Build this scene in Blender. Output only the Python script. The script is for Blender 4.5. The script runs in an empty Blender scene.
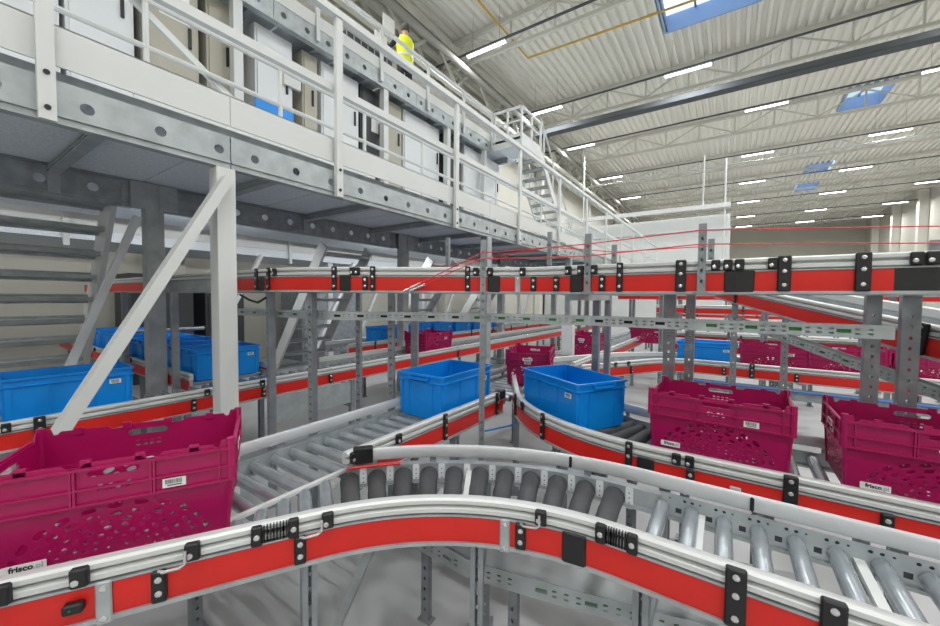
import bpy, math, random
from mathutils import Vector, Matrix
from mathutils.geometry import tessellate_polygon
random.seed(7)
R = math.radians
S = bpy.context.scene
COL = S.collection

# ------------------------------------------------------------------ camera
F, YAW, PIT, ROLL, HC = 382.0, R(34.2), R(2.25), R(0.5), 1.53
cp, sp, cr, sr = math.cos(PIT), math.sin(PIT), math.cos(ROLL), math.sin(ROLL)
RM = Matrix(((cr, -sr, 0), (sr, cr, 0), (0, 0, 1))) @ Matrix(((1, 0, 0), (0, cp, -sp), (0, sp, cp)))
LV = Matrix(((math.cos(YAW), math.sin(YAW), 0), (0, 0, -1), (-math.sin(YAW), math.cos(YAW), 0)))
MW = RM @ LV                      # world -> camera (x right, y down, z forward)
CAM = Vector((0, 0, HC))
cd = bpy.data.cameras.new('camera'); cam = bpy.data.objects.new('camera', cd); COL.objects.link(cam)
cd.sensor_width = 36; cd.lens = F / 940 * 36; cd.clip_start = 0.02; cd.clip_end = 200
rx, ry, rz_ = MW[0], -MW[1], -MW[2]
cam.matrix_world = Matrix(((rx[0], ry[0], rz_[0], 0), (rx[1], ry[1], rz_[1], 0), (rx[2], ry[2], rz_[2], HC), (0, 0, 0, 1)))
S.camera = cam
def ray(px, py): return MW.transposed() @ Vector(((px - 470) / F, (py - 313) / F, 1))
def PZ(px, py, z): d = ray(px, py); return CAM + d * ((z - HC) / d.z)
def PX(px, py, x): d = ray(px, py); return CAM + d * (x / d.x)
def PY(px, py, y): d = ray(px, py); return CAM + d * (y / d.y)
def proj(p): c = MW @ (Vector(p) - CAM); return (470 + F * c.x / c.z, 313 + F * c.y / c.z) if c.z > 0.05 else (1e6, 1e6)

# ------------------------------------------------------------------ world + exposure
w = bpy.data.worlds.new('sky'); S.world = w; w.use_nodes = True
nt = w.node_tree; bg = nt.nodes['Background']
sky = nt.nodes.new('ShaderNodeTexSky'); sky.sky_type = 'NISHITA'; sky.sun_disc = False
sky.sun_elevation = R(38); sky.sun_rotation = R(200)
mixn = nt.nodes.new('ShaderNodeMix'); mixn.data_type = 'RGBA'; cl = nt.nodes.new('ShaderNodeTexNoise'); cl.inputs['Scale'].default_value = 2.5; cl.inputs['Detail'].default_value = 6
crm = nt.nodes.new('ShaderNodeValToRGB'); crm.color_ramp.elements[0].position = .4; crm.color_ramp.elements[1].position = .62
nt.links.new(cl.outputs[0], crm.inputs[0]); nt.links.new(crm.outputs[0], mixn.inputs[0]); nt.links.new(sky.outputs[0], mixn.inputs[6]); mixn.inputs[7].default_value = (9, 9.5, 10, 1)
nt.links.new(mixn.outputs[2], bg.inputs[0]); bg.inputs[1].default_value = 0.22
vs = S.view_settings; vs.view_transform = 'Standard'; vs.look = 'None'; vs.gamma = 1; vs.exposure = 0.0
vs.use_curve_mapping = False
LAMP_W = 166.0

# ------------------------------------------------------------------ materials
MATS = {}
def mat(name, col, rough=0.5, metal=0.0, var=0.0, scale=20.0, bump=0.0, col2=None, stretch=None, emit=None, spec=0.5):
    if name in MATS: return MATS[name]
    m = bpy.data.materials.new(name); m.use_nodes = True; t = m.node_tree; b = t.nodes['Principled BSDF']
    b.inputs['Roughness'].default_value = rough; b.inputs['Metallic'].default_value = metal
    b.inputs['Specular IOR Level'].default_value = spec
    c = tuple(((x / 255) / 12.92 if x / 255 <= .04045 else ((x / 255 + .055) / 1.055) ** 2.4) for x in col) + (1,)
    b.inputs['Base Color'].default_value = c
    if var or bump:
        tc = t.nodes.new('ShaderNodeTexCoord'); n = t.nodes.new('ShaderNodeTexNoise'); n.inputs['Scale'].default_value = scale
        n.inputs['Detail'].default_value = 4
        src = tc.outputs['Object']
        if stretch:
            mp = t.nodes.new('ShaderNodeMapping'); mp.inputs['Scale'].default_value = stretch
            t.links.new(src, mp.inputs[0]); src = mp.outputs[0]
        t.links.new(src, n.inputs['Vector'])
        if var:
            r_ = t.nodes.new('ShaderNodeValToRGB')
            r_.color_ramp.elements[0].position = .3; r_.color_ramp.elements[1].position = .7
            a = tuple(x * (1 - var) for x in c[:3]) + (1,)
            z = tuple(min(1, x * (1 + var)) for x in c[:3]) + (1,)
            r_.color_ramp.elements[0].color = a; r_.color_ramp.elements[1].color = z
            t.links.new(n.outputs[0], r_.inputs[0]); t.links.new(r_.outputs[0], b.inputs['Base Color'])
        if bump:
            bp = t.nodes.new('ShaderNodeBump'); bp.inputs['Strength'].default_value = bump; bp.inputs['Distance'].default_value = .01
            t.links.new(n.outputs[0], bp.inputs['Height']); t.links.new(bp.outputs[0], b.inputs['Normal'])
    if emit:
        b.inputs['Emission Color'].default_value = (1, .98, .95, 1); b.inputs['Emission Strength'].default_value = emit
        m.cycles.emission_sampling = 'NONE'
    MATS[name] = m; return m
galv = mat('galvanised', (164, 170, 172), .4, .3, .16, 9)
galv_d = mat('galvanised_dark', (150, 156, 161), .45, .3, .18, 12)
galv_p = mat('galvanised_post', (138, 143, 147), .42, .4, .14, 10)
alu = mat('aluminium', (204, 205, 203), .42, .15, .03, 4)
alu_flat = mat('aluminium_flat', (198, 201, 203), .38, .2, .04, 3)
red = mat('red_cover', (204, 26, 16), .38, 0, .06, 5)
black = mat('black_plastic', (22, 22, 24), .5, 0, .1, 30)
rubber = mat('dark_roller', (74, 74, 76), .6, 0, .12, 18)
steel_r = mat('roller_steel', (178, 184, 189), .26, .65, .08, 8)
white = mat('white_paint', (204, 206, 204), .42, 0, .02, 3)
white2 = mat('white_panel', (214, 217, 220), .5, 0, .02, 2)
magenta = mat('magenta_plastic', (158, 2, 80), .38, 0, .05, 6)
blue = mat('blue_plastic', (0, 134, 222), .36, 0, .05, 5)
sticker = mat('sticker_white', (226, 226, 224), .5)
ink = mat('ink', (40, 40, 44), .6); ink_l = mat('ink_light', (176, 176, 178), .6)
bolt_m = mat('bolt_steel', (205, 205, 205), .25, .7)
concrete = mat('concrete', (180, 180, 180), .3, 0, .16, 1.3, .04)
wallm = mat('beige_wall', (196, 193, 182), .7, 0, .03, .6)
roofm = mat('roof_sheet', (238, 236, 227), .55, 0, .04, .4)
trussm = mat('truss_paint', (214, 212, 203), .55, 0, .04, 2)
deckm = mat('deck_steel', (214, 221, 227), .5, .1, .12, 60, .5)
sheet_m = mat('sheet_steel', (205, 208, 210), .5, 0, .06, 3)
dark = mat('dark_panel', (54, 57, 60), .5, 0, .1, 6)
beige = mat('cabinet_beige', (170, 166, 152), .5, 0, .04, 3)
pipe_m = mat('pipe_grey', (150, 148, 141), .85)
tray_d = mat('cable_tray_dark', (84, 88, 92), .8, 0, .05, 3)
yellow = mat('yellow_pipe', (206, 168, 60), .5)
cord_m = mat('red_cord', (214, 58, 60), .5)
green = mat('green_plastic', (60, 140, 60), .5)
curb = mat('skylight_curb', (150, 178, 214), .5)  # white curb; the pale blue puts the sky's light into its colour
sky_blue = mat('blue_frame', (70, 118, 190), .5)
cable_m = mat('cable_black', (20, 20, 20), .6)
lampm = mat('lamp_tube', (255, 255, 255), .5, emit=9.0)
glassm = bpy.data.materials.new('skylight_glass'); glassm.use_nodes = True
t = glassm.node_tree; t.nodes.remove(t.nodes['Principled BSDF'])
mx = t.nodes.new('ShaderNodeMixShader'); tr = t.nodes.new('ShaderNodeBsdfTransparent'); gl = t.nodes.new('ShaderNodeBsdfGlossy')
tr.inputs[0].default_value = (.8, .88, .96, 1); mx.inputs[0].default_value = .08; gl.inputs[1].default_value = .1
t.links.new(tr.outputs[0], mx.inputs[1]); t.links.new(gl.outputs[0], mx.inputs[2]); t.links.new(mx.outputs[0], t.nodes['Material Output'].inputs[0])

# ------------------------------------------------------------------ mesh helpers
class MB:
    def __init__(s): s.v = []; s.f = []
    def add(s, vs_, fs): n = len(s.v); s.v += [tuple(x) for x in vs_]; s.f += [tuple(i + n for i in f) for f in fs]; return s
    def obox(s, c, ax, ay, az):     # centre and three half-axis vectors
        c, ax, ay, az = map(Vector, (c, ax, ay, az))
        vs_ = [c + ax * i + ay * j + az * k for k in (-1, 1) for j in (-1, 1) for i in (-1, 1)]
        return s.add(vs_, [(0, 2, 3, 1), (4, 5, 7, 6), (0, 1, 5, 4), (2, 6, 7, 3), (0, 4, 6, 2), (1, 3, 7, 5)])
    def box(s, x0, x1, y0, y1, z0, z1):
        return s.obox(((x0 + x1) / 2, (y0 + y1) / 2, (z0 + z1) / 2), ((x1 - x0) / 2, 0, 0), (0, (y1 - y0) / 2, 0), (0, 0, (z1 - z0) / 2))
    def bar(s, p, q, wx, wz, up=(0, 0, 1)):   # rectangular bar from p to q
        p, q = Vector(p), Vector(q); d = (q - p); L = d.length; d /= L
        up = Vector(up)
        if abs(d.dot(up)) > .98: up = Vector((1, 0, 0))
        sx = d.cross(up).normalized(); u2 = sx.cross(d)
        return s.obox((p + q) / 2, d * L / 2, sx * wx / 2, u2 * wz / 2)
    def tube(s, pts, r, n=8, caps=True):
        pts = [Vector(p) for p in pts]; m = len(pts); base = len(s.v); prev = None
        for i, p in enumerate(pts):
            d = (pts[min(i + 1, m - 1)] - pts[max(i - 1, 0)]).normalized()
            if prev is None:
                a = Vector((0, 0, 1)) if abs(d.z) < .9 else Vector((1, 0, 0)); u = d.cross(a).normalized()
            else: u = (prev - d * prev.dot(d)).normalized()
            prev = u; v = d.cross(u); rr = r[i] if isinstance(r, (list, tuple)) else r
            for k in range(n):
                an = 2 * math.pi * k / n; s.v.append(tuple(p + (u * math.cos(an) + v * math.sin(an)) * rr))
        for i in range(m - 1):
            for k in range(n):
                a = base + i * n + k; b = base + i * n + (k + 1) % n; s.f.append((a, b, b + n, a + n))
        if caps: s.f.append(tuple(base + k for k in range(n))[::-1]); s.f.append(tuple(base + (m - 1) * n + k for k in range(n)))
        return s
    def loft(s, rings, closed_ring=True, caps=True):
        base = len(s.v); n = len(rings[0])
        for r_ in rings: s.v += [tuple(p) for p in r_]
        for i in range(len(rings) - 1):
            for k in range(n if closed_ring else n - 1):
                a = base + i * n + k; b = base + i * n + (k + 1) % n; s.f.append((a, b, b + n, a + n))
        if caps and closed_ring:
            s.f.append(tuple(base + k for k in range(n))[::-1]); s.f.append(tuple(base + (len(rings) - 1) * n + k for k in range(n)))
        return s
    def plate(s, outer, holes, th, fn):   # 2-D outline with holes, thickness th, fn(u, v, t) -> point
        loops = [[Vector((a, b, 0)) for a, b in L] for L in [outer] + holes]
        tris = tessellate_polygon(loops); flat = [p for L in loops for p in L]; n = len(flat); base = len(s.v)
        for tt in (0, th): s.v += [tuple(fn(p.x, p.y, tt)) for p in flat]
        for a, b, c in tris: s.f.append((base + a, base + b, base + c)); s.f.append((base + n + c, base + n + b, base + n + a))
        o = base
        for L in loops:
            k = len(L)
            for i in range(k): s.f.append((o + i, o + (i + 1) % k, o + n + (i + 1) % k, o + n + i))
            o += k
        return s
    def mesh(s, name, m, smooth=False):
        me = bpy.data.meshes.new(name); me.from_pydata(s.v, [], s.f); me.update()
        import bmesh
        b = bmesh.new(); b.from_mesh(me); bmesh.ops.recalc_face_normals(b, faces=b.faces); b.to_mesh(me); b.free()
        if m: me.materials.append(m)
        if smooth:
            me.polygons.foreach_set('use_smooth', [True] * len(me.polygons))
            try: me.set_sharp_from_angle(angle=R(40))
            except Exception: pass
        return me
WM = {}
def link(name, me, parent=None, M=None):
    o = bpy.data.objects.new(name, me); COL.objects.link(o); M = M or Matrix.Identity(4)
    WM[o.name] = M
    if parent: o.parent = parent; o.matrix_basis = WM[parent.name].inverted() @ M
    else: o.matrix_basis = M
    return o
def T(x, y=0, z=0): return Matrix.Translation(Vector((x, y, z)) if not isinstance(x, Vector) else x)
def thing(name, label, cat, loc, rz=0, group=None):
    o = link(name, None, None, T(*loc) @ Matrix.Rotation(rz, 4, 'Z')); o.empty_display_size = .1
    return tag(o, label, cat, group)
def tag(o, label, cat, group=None):
    o['label'] = label; o['category'] = cat
    if group: o['group'] = group
    return o
def part(name, mb, m, parent, smooth=False, local=False):
    # vertices are in world space unless local; the part's origin is its parent's
    M = WM[parent.name]
    if not local:
        inv = M.inverted(); mb.v = [tuple(inv @ Vector(p)) for p in mb.v]
    return link(name, mb.mesh(name, m, smooth), parent, M.copy())
def struct(name, mb, m, parent=None, smooth=False):
    o = link(name, mb.mesh(name, m, smooth), parent)
    if not parent: o['kind'] = 'structure'
    return o
def copy_tree(o, M, label=None, parent=None):
    old = WM[o.name]; c = o.copy(); COL.objects.link(c); WM[c.name] = M
    if parent: c.parent = parent
    else: c.matrix_basis = M
    if label: c['label'] = label
    for ch in KIDS(o): copy_tree(ch, M @ old.inverted() @ WM[ch.name], None, c)
    return c
def KIDS(o): return [x for x in COL.objects if x.parent == o]
def circle(cx, cy, r, n=12): return [(cx + r * math.cos(2 * math.pi * i / n), cy + r * math.sin(2 * math.pi * i / n)) for i in range(n)]
def rrect(x0, x1, y0, y1): return [(x0, y0), (x1, y0), (x1, y1), (x0, y1)]
def slot(cx, cy, lu, lv, ang=0, n=3):    # rounded slot
    a, b = lu / 2, lv / 2; r_ = min(a, b) * .9; pts = []
    for qx, qy, a0 in ((a - r_, b - r_, 0), (-a + r_, b - r_, 90), (-a + r_, -b + r_, 180), (a - r_, -b + r_, 270)):
        for i in range(n):
            t_ = R(a0 + 90 * i / (n - 1)); pts.append((qx + r_ * math.cos(t_), qy + r_ * math.sin(t_)))
    c, s_ = math.cos(ang), math.sin(ang)
    return [(cx + x * c - y * s_, cy + x * s_ + y * c) for x, y in pts]

def text_mesh(body, size, m):
    cu = bpy.data.curves.new('lettering', 'FONT'); cu.body = body; cu.size = size; cu.align_x = 'CENTER'; cu.extrude = .0003; cu.offset = size * .035; cu.resolution_u = 2
    ob = bpy.data.objects.new('tmp', cu); COL.objects.link(ob); bpy.context.view_layer.update()
    me = bpy.data.meshes.new_from_object(ob.evaluated_get(bpy.context.evaluated_depsgraph_get())); me.materials.clear(); me.materials.append(m)
    bpy.data.objects.remove(ob); return me
# ------------------------------------------------------------------ paths
def fillet(pts, rad, step=.06):
    pts = [Vector(p) for p in pts]; out = [pts[0]]
    for i in range(1, len(pts) - 1):
        a, b, c = pts[i - 1], pts[i], pts[i + 1]; d1 = (a - b).normalized(); d2 = (c - b).normalized()
        ang = d1.angle(d2); tl = rad / math.tan(ang / 2); p, q = b + d1 * tl, b + d2 * tl
        bis = (d1 + d2).normalized(); cen = b + bis * (rad / math.sin(ang / 2))
        a0 = math.atan2(p.y - cen.y, p.x - cen.x); a1 = math.atan2(q.y - cen.y, q.x - cen.x); da = a1 - a0
        while da > math.pi: da -= 2 * math.pi
        while da < -math.pi: da += 2 * math.pi
        n = max(6, int(abs(da) * rad / step))
        out += [cen + Vector((math.cos(a0 + da * k / n), math.sin(a0 + da * k / n))) * rad for k in range(n + 1)]
    out.append(pts[-1]); return out
class Path:
    def __init__(s, pts, z=None):
        s.p = [Vector(p) for p in pts]; s.s = [0.0]
        for a, b in zip(s.p, s.p[1:]): s.s.append(s.s[-1] + (b - a).length)
        s.L = s.s[-1]; s.zf = z or (lambda q: 0.0)
        n = len(s.p); s.t = []
        for i in range(n): 
            a = (s.p[i] - s.p[i - 1]).normalized() if i else None; b = (s.p[i + 1] - s.p[i]).normalized() if i < n - 1 else None
            s.t.append(((a or b) + (b or a)).normalized())
    def at(s, q):
        q = min(max(q, 0), s.L)
        for i in range(len(s.p) - 1):
            if q <= s.s[i + 1] or i == len(s.p) - 2:
                k = (q - s.s[i]) / (s.s[i + 1] - s.s[i]); t_ = s.t[i].lerp(s.t[i + 1], k).normalized()
                return s.p[i].lerp(s.p[i + 1], k), t_
    def frame(s, q, u, z, sg):    # matrix with x along the path, y outward on the given side
        p, t_ = s.at(q); n = Vector((t_.y, -t_.x)) * sg
        dz = (s.zf(min(q + .05, s.L)) - s.zf(q)) / .05 if q < s.L - .05 else 0
        X = Vector((t_.x, t_.y, dz)).normalized() * sg if sg < 0 else Vector((t_.x, t_.y, dz)).normalized()
        Y = Vector((n.x, n.y, 0)); Z = X.cross(Y)
        if Z.z < 0: X = -X; Z = X.cross(Y)
        o = Vector((p.x + n.x * u, p.y + n.y * u, z + s.zf(q)))
        return Matrix(((X.x, Y.x, Z.x, o.x), (X.y, Y.y, Z.y, o.y), (X.z, Y.z, Z.z, o.z), (0, 0, 0, 1)))
    def spx(s, px, u, z, sg, lo=0, hi=None):
        best = None; hi = hi or s.L; n = int((hi - lo) / .004)
        for i in range(n + 1):
            q = lo + (hi - lo) * i / n; p, t_ = s.at(q); nn = Vector((t_.y, -t_.x)) * sg
            d = abs(proj((p.x + nn.x * u, p.y + nn.y * u, z + s.zf(q)))[0] - px)
            if best is None or d < best[0]: best = (d, q)
        return best[1]
    def sub(s, a, b):
        qs = [a] + [x for x in s.s if a + 1e-4 < x < b - 1e-4] + [b]; return qs
    def sweep(s, mb, prof, sg, a=0, b=None):
        b = s.L if b is None else b; rings = []
        for q in s.sub(a, b):
            p, t_ = s.at(q); n = Vector((t_.y, -t_.x)) * sg; z = s.zf(q)
            rings.append([(p.x + n.x * u, p.y + n.y * u, z + v) for u, v in prof])
        mb.loft(rings); return mb

# ------------------------------------------------------------------ shared small meshes
def chamfer_box(x, y, z, c=.004):    # local box, y from 0 outward, centred in x and z
    mb = MB(); a, b = x / 2, z / 2
    def ring(yy, i): return [(-a + i, yy, -b), (a - i, yy, -b), (a, yy, -b + i), (a, yy, b - i), (a - i, yy, b), (-a + i, yy, b), (-a, yy, b - i), (-a, yy, -b + i)]
    def ins(r_, k): return [(p[0] * k[0], p[1], p[2] * k[1]) for p in r_]
    k = ((a - c) / a, (b - c) / b)
    mb.loft([ring(0, c), ring(y - c, c), [(p[0], y, p[2]) for p in ins(ring(y, c), k)]]); return mb
BOLT = MB().tube([(0, 0, 0), (0, .0035, 0), (0, .005, 0)], [.0085, .0085, .006], 10).mesh('bolt', bolt_m, True)
CL = {}
def box_mesh(x, y, z, m, nm):
    k = (x, y, z, m.name)
    if k not in CL: CL[k] = chamfer_box(x, y, z).mesh(nm, m)
    return CL[k]
ROD = MB().tube([(0, 0, 0), (-.012, .012, .0), (-.05, .016, .004), (-.062, .016, .012), (-.062, .014, .045)], .0042, 8).mesh('hook_rod', bolt_m, True)
UNIT_ROLL = MB().tube([(-.5, 0, 0), (-.495, 0, 0), (.495, 0, 0), (.5, 0, 0)], [.018, .026, .026, .018], 14).mesh('roller', steel_r, True)
THIN_ROLL = MB().tube([(-.5, 0, 0), (.5, 0, 0)], .024, 10).mesh('roller', steel_r, True)
TAPER = MB().tube([(-.5, 0, 0), (-.49, 0, 0), (-.17, 0, 0), (-.165, 0, 0), (.16, 0, 0), (.165, 0, 0), (.49, 0, 0), (.5, 0, 0)],
                  [.026, .034, .036, .0345, .0385, .037, .041, .033], 16).mesh('roller', rubber, True)
def roller(parent, p, q, me=UNIT_ROLL):
    p, q = Vector(p), Vector(q); d = q - p; L = d.length; X = d / L; Z = Vector((0, 0, 1)); Y = Z.cross(X).normalized(); Z = X.cross(Y); c = (p + q) / 2
    M = Matrix(((X.x * L, Y.x, Z.x, c.x), (X.y * L, Y.y, Z.y, c.y), (X.z * L, Y.z, Z.z, c.z), (0, 0, 0, 1)))
    return link('roller', me, parent, M)
POSTS = {}
def strut_mesh(h, wd=.06, dp=.045):
    k = (round(h, 3), wd, dp)
    if k in POSTS: return POSTS[k]
    mb = MB(); hol = []; z = .06
    while z < h - .05: hol.append(slot(0, z, .011, .017)); z += .05
    mb.plate(rrect(-wd / 2, wd / 2, 0, h), hol, .004, lambda u, v, t_: (u, -dp / 2 + t_, v))
    for sx in (-1, 1):
        x = sx * (wd / 2 - .0025); mb.box(x - .0025, x + .0025, -dp / 2 + .004, dp / 2, 0, h)
        mb.box(min(x, x - sx * .015), max(x, x - sx * .015), dp / 2 - .004, dp / 2 - .0005, 0, h)
    mb.box(-wd * .9, wd * .9, -dp * .8, dp * .8, 0, .008)
    POSTS[k] = mb.mesh('strut_post', galv_p); return POSTS[k]
def strut(parent, x, y, z1, rz=0, wd=.06, dp=.045, name='support_post', z0=0):
    return link(name, strut_mesh(z1 - z0, wd, dp), parent, T(x, y, z0) @ Matrix.Rotation(rz, 4, 'Z'))

# ------------------------------------------------------------------ conveyor builder
def side(parent, path, zr, half, sg, rail='double', cover=True, a=0, b=None, ra=None, rb=None, ca=None, cb=None, mcover=None):
    h = half; b = path.L if b is None else b; ft = .03 if rail == 'double' else .004
    mb = MB(); path.sweep(mb, [(h + .004, zr - .06), (h + .03, zr - .06), (h + .03, zr + ft), (h + .004, zr + ft)], sg, a, b)
    path.sweep(mb, [(h - .012, zr - .07), (h + .042, zr - .07), (h + .042, zr - .058), (h - .012, zr - .058)], sg, a, b)
    path.sweep(mb, [(h + .002, zr + ft + .0002), (h + .038, zr + ft + .0002), (h + .038, zr + ft + .006), (h + .002, zr + ft + .006)], sg, a, b)
    part('side_frame', mb, galv, parent)
    if cover:
        mb = MB(); path.sweep(mb, [(h + .0305, zr - .0575), (h + .034, zr - .0575), (h + .037, zr - .014), (h + .034, zr + .0298), (h + .0305, zr + .0298)], sg, a if ca is None else ca, b if cb is None else cb)
        part('side_cover', mb, mcover or red, parent, True)
    ra = a if ra is None else ra; rb = b if rb is None else rb
    if rail == 'double':
        pr = [(h, zr + .038), (h + .028, zr + .038), (h + .036, zr + .043), (h + .036, zr + .056), (h + .03, zr + .061), (h + .018, zr + .062), (h + .018, zr + .068),
              (h + .03, zr + .069), (h + .037, zr + .074), (h + .037, zr + .086), (h + .03, zr + .092), (h + .006, zr + .092), (h, zr + .087)]
        mb = MB(); path.sweep(mb, pr, sg, ra, rb); part('guide_rail', mb, alu, parent, True)
    elif rail == 'flat':
        n_ = max(2, int((rb - ra) / .55))
        for i_ in range(n_):
            q_ = ra + (rb - ra) * (i_ + .5) / n_; link('rail_bracket', box_mesh(.03, .006, .08, galv_d, 'rail_bracket'), parent, path.frame(q_, h + .0185, zr + .03, sg))
        pr = [(h, zr + .04), (h + .014, zr + .04), (h + .018, zr + .046), (h + .018, zr + .088), (h + .014, zr + .094), (h, zr + .094), (h - .004, zr + .088), (h - .004, zr + .046)]
        mb = MB(); path.sweep(mb, pr, sg, ra, rb); part('guide_rail', mb, alu_flat, parent, True)
def clamp(parent, path, zr, half, sg, kind, q):
    """black brackets and joints on a conveyor side; q is the arc length along the path"""
    h = half + .036
    def blk(z, x, y, zz, bolts=(), u=h, m=black, nm='clamp_block', q_=None):
        M = path.frame(q if q_ is None else q_, u, zr + z, sg); o = link(nm, box_mesh(x, y, zz, m, nm), parent, M)
        for bx, bz in bolts: link('bolt', BOLT, o, M @ T(bx, y - .001, bz))
        return o
    if kind == 'tall': blk(.018, .032, .014, .155, ((0, .058), (0, .01), (0, -.05)))
    elif kind == 'wide': blk(.018, .046, .016, .155, ((0, .058), (0, .01), (0, -.05)))
    elif kind == 'rail': blk(.064, .036, .016, .05, ((.006, -.008),))
    elif kind == 'cover': blk(-.012, .034, .014, .088, ((0, .02), (0, -.018)))
    elif kind == 'hook':
        o = blk(-.012, .034, .014, .088, ((0, .022), (0, -.016)))
        link('hook_rod', ROD, o, WM[o.name] @ T(0, .01, .045))
    elif kind == 'panel': blk(-.014, .075, .006, .1, u=half + .0385, nm='cover_joint')
    elif kind == 'longpanel': blk(-.012, .2, .006, .09, u=half + .0385, nm='cover_joint')
    elif kind == 'plate': blk(-.02, .034, .005, .115, ((0, .04), (0, -.04)), u=half + .0385, m=galv, nm='mounting_plate')
    elif kind == 'bellows':
        o = blk(.064, .03, .015, .06, ((0, 0),), q_=q - .05); o2 = blk(.064, .03, .015, .06, ((0, 0),), q_=q + .05)
        for k in range(8):
            M = path.frame(q - .031 + k * .0088, half + .005, zr + .064, sg); link('bellows_fin', box_mesh(.004, .042, .052, black, 'bellows_fin'), o, M)
    elif kind == 'endcap': blk(.066, .085, .05, .066, u=half - .009, nm='end_cap')
    elif kind == 'sensor':
        o = blk(-.01, .04, .02, .026, nm='sensor'); link('sensor_light', box_mesh(.008, .004, .006, green, 'sensor_light'), o, WM[o.name] @ T(.004, .019, 0))
def clamps(parent, path, zr, half, sg, lst, lo=0, hi=None):
    for kind, px in lst: clamp(parent, path, zr, half, sg, kind, path.spx(px, half + .03, zr + .05, sg, lo, hi))
def rollers(parent, path, zr, half, a, b, pitch=.1, me=UNIT_ROLL, r_=.026, trim=.006):
    n = int((b - a) / pitch)
    for i in range(n + 1):
        q = a + i * pitch; p, t_ = path.at(q); n_ = Vector((t_.y, -t_.x)); z = zr - r_ + path.zf(q); L = half - trim
        roller(parent, (p.x + n_.x * L, p.y + n_.y * L, z), (p.x - n_.x * L, p.y - n_.y * L, z), me)

RZ = .75
# ================================================================== the hall
HX0, HX1, HY0, HY1, HZ = -9.6, 12.6, -16.0, 62.0, 10.8
struct('floor', MB().box(HX0 - .3, HX1 + .3, HY0 - .3, HY1 + .3, -.2, 0), concrete)
# corrugated roof, with openings for the skylights
SKY = [(-2.1, .5, 11.9, 15.05), (4.1, 5.5, 23.4, 25.8), (4.2, 5.35, 34.9, 37.0), (4.3, 5.5, 40.3, 42.6), (-2.1, .5, -4.2, -1.4)]
mb = MB(); pitch = .28; x = HX0
while x < HX1 - .01:
    cuts = [(HY0, HY1)]
    for sx0, sx1, sy0, sy1 in SKY:
        if sx0 - .05 < x + pitch / 2 < sx1 + .05:
            nc = []
            for a, b in cuts:
                if a < sy0 and sy1 < b: nc += [(a, sy0), (sy1, b)]
                else: nc.append((a, b))
            cuts = nc
    for a, b in cuts:
        pr = [(x, HZ), (x + .1, HZ), (x + .13, HZ + .12), (x + .25, HZ + .12), (x + pitch, HZ)]
        mb.loft([[(u, a, z) for u, z in pr], [(u, b, z) for u, z in pr]], closed_ring=False)
    x += pitch
struct('ceiling', mb, roofm)
def wall_cols(nm, mb, m): return struct(nm, mb, m)
wl = wall_cols('wall_left', MB().box(HX0 - .2, HX0, HY0, HY1, 0, HZ + .2), wallm)
wr = wall_cols('wall_right', MB().box(HX1, HX1 + .2, HY0, HY1, 0, HZ + .2), wallm)
wb = wall_cols('wall_back', MB().box(HX0, HX1, HY1, HY1 + .2, 0, HZ + .2), wallm)
wf = wall_cols('wall_front', MB().box(HX0, HX1, HY0 - .2, HY0, 0, HZ + .2), wallm)
for i, y in enumerate([3, 9, 15, 21, 27, 33, 39, 45, 51, 57]):
    o = link('hall_column', MB().box(HX1 - .55, HX1 - .02, y - .25, y + .25, 0, 10.3).mesh('hall_column', trussm)); tag(o, 'pale rectangular column standing along the window wall', 'column', 'columns along the right hall wall')
for y in [3, 12, 21, 30, 39, 48]:
    o = link('steel_column', MB().box(HX0 + .05, HX0 + .4, y - .2, y + .2, 0, 10.2).mesh('steel_column', trussm)); tag(o, 'pale steel column carrying the eaves girder along the beige wall', 'column', 'columns along the left hall wall')
# skylights
k = 0
for sx0, sx1, sy0, sy1 in SKY:
    k += 1; o = link('window_%d' % k, None); o['kind'] = 'structure'
    fr = MB(); th = .06; z0, z1 = HZ - .02, HZ + .55
    fr.box(sx0 - th, sx0, sy0 - th, sy1 + th, z0, z1).box(sx1, sx1 + th, sy0 - th, sy1 + th, z0, z1).box(sx0, sx1, sy0 - th, sy0, z0, z1).box(sx0, sx1, sy1, sy1 + th, z0, z1)
    part('window_frame', fr, curb, o)
    n = 3 if k in (1, 5) else 2
    for i in range(n):
        a = sx0 + (sx1 - sx0) * i / n; b = sx0 + (sx1 - sx0) * (i + 1) / n
        part('pane', MB().box(a + .03, b - .03, sy0 + .02, sy1 - .02, z1 - .03, z1 - .015), glassm, o)
        part('mullion', MB().box(a - .03, a + .03, sy0, sy1, z1 - .06, z1), sky_blue, o) if i else None
# roof trusses across the hall
for ti, ty in enumerate([-12.6, -6.6, -.6, 5.4, 11.4, 17.4, 23.4, 29.4, 35.4, 41.4, 47.4, 53.4]):
    o = thing('roof_truss', 'pale lattice roof truss spanning the hall under the corrugated sheets', 'truss', (0, ty, 9.8), 0, 'roof trusses')
    part('top_chord', MB().box(HX0 + .2, HX1 - .2, ty - .06, ty + .06, 10.64, 10.78), trussm, o)
    part('bottom_chord', MB().box(HX0 + .2, HX1 - .2, ty - .05, ty + .05, 9.75, 9.86), trussm, o)
    nb = 14
    for i in range(nb):
        a = HX0 + .3 + (HX1 - HX0 - .6) * i / nb; b = HX0 + .3 + (HX1 - HX0 - .6) * (i + 1) / nb; m_ = (a + b) / 2
        part('upright', MB().bar((a, ty, 9.86), (a, ty, 10.64), .06, .06), trussm, o)
        part('diagonal', MB().bar((a, ty, 10.62), (b, ty, 9.88), .05, .05) if i % 2 else MB().bar((a, ty, 9.88), (b, ty, 10.62), .05, .05), trussm, o)
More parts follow.
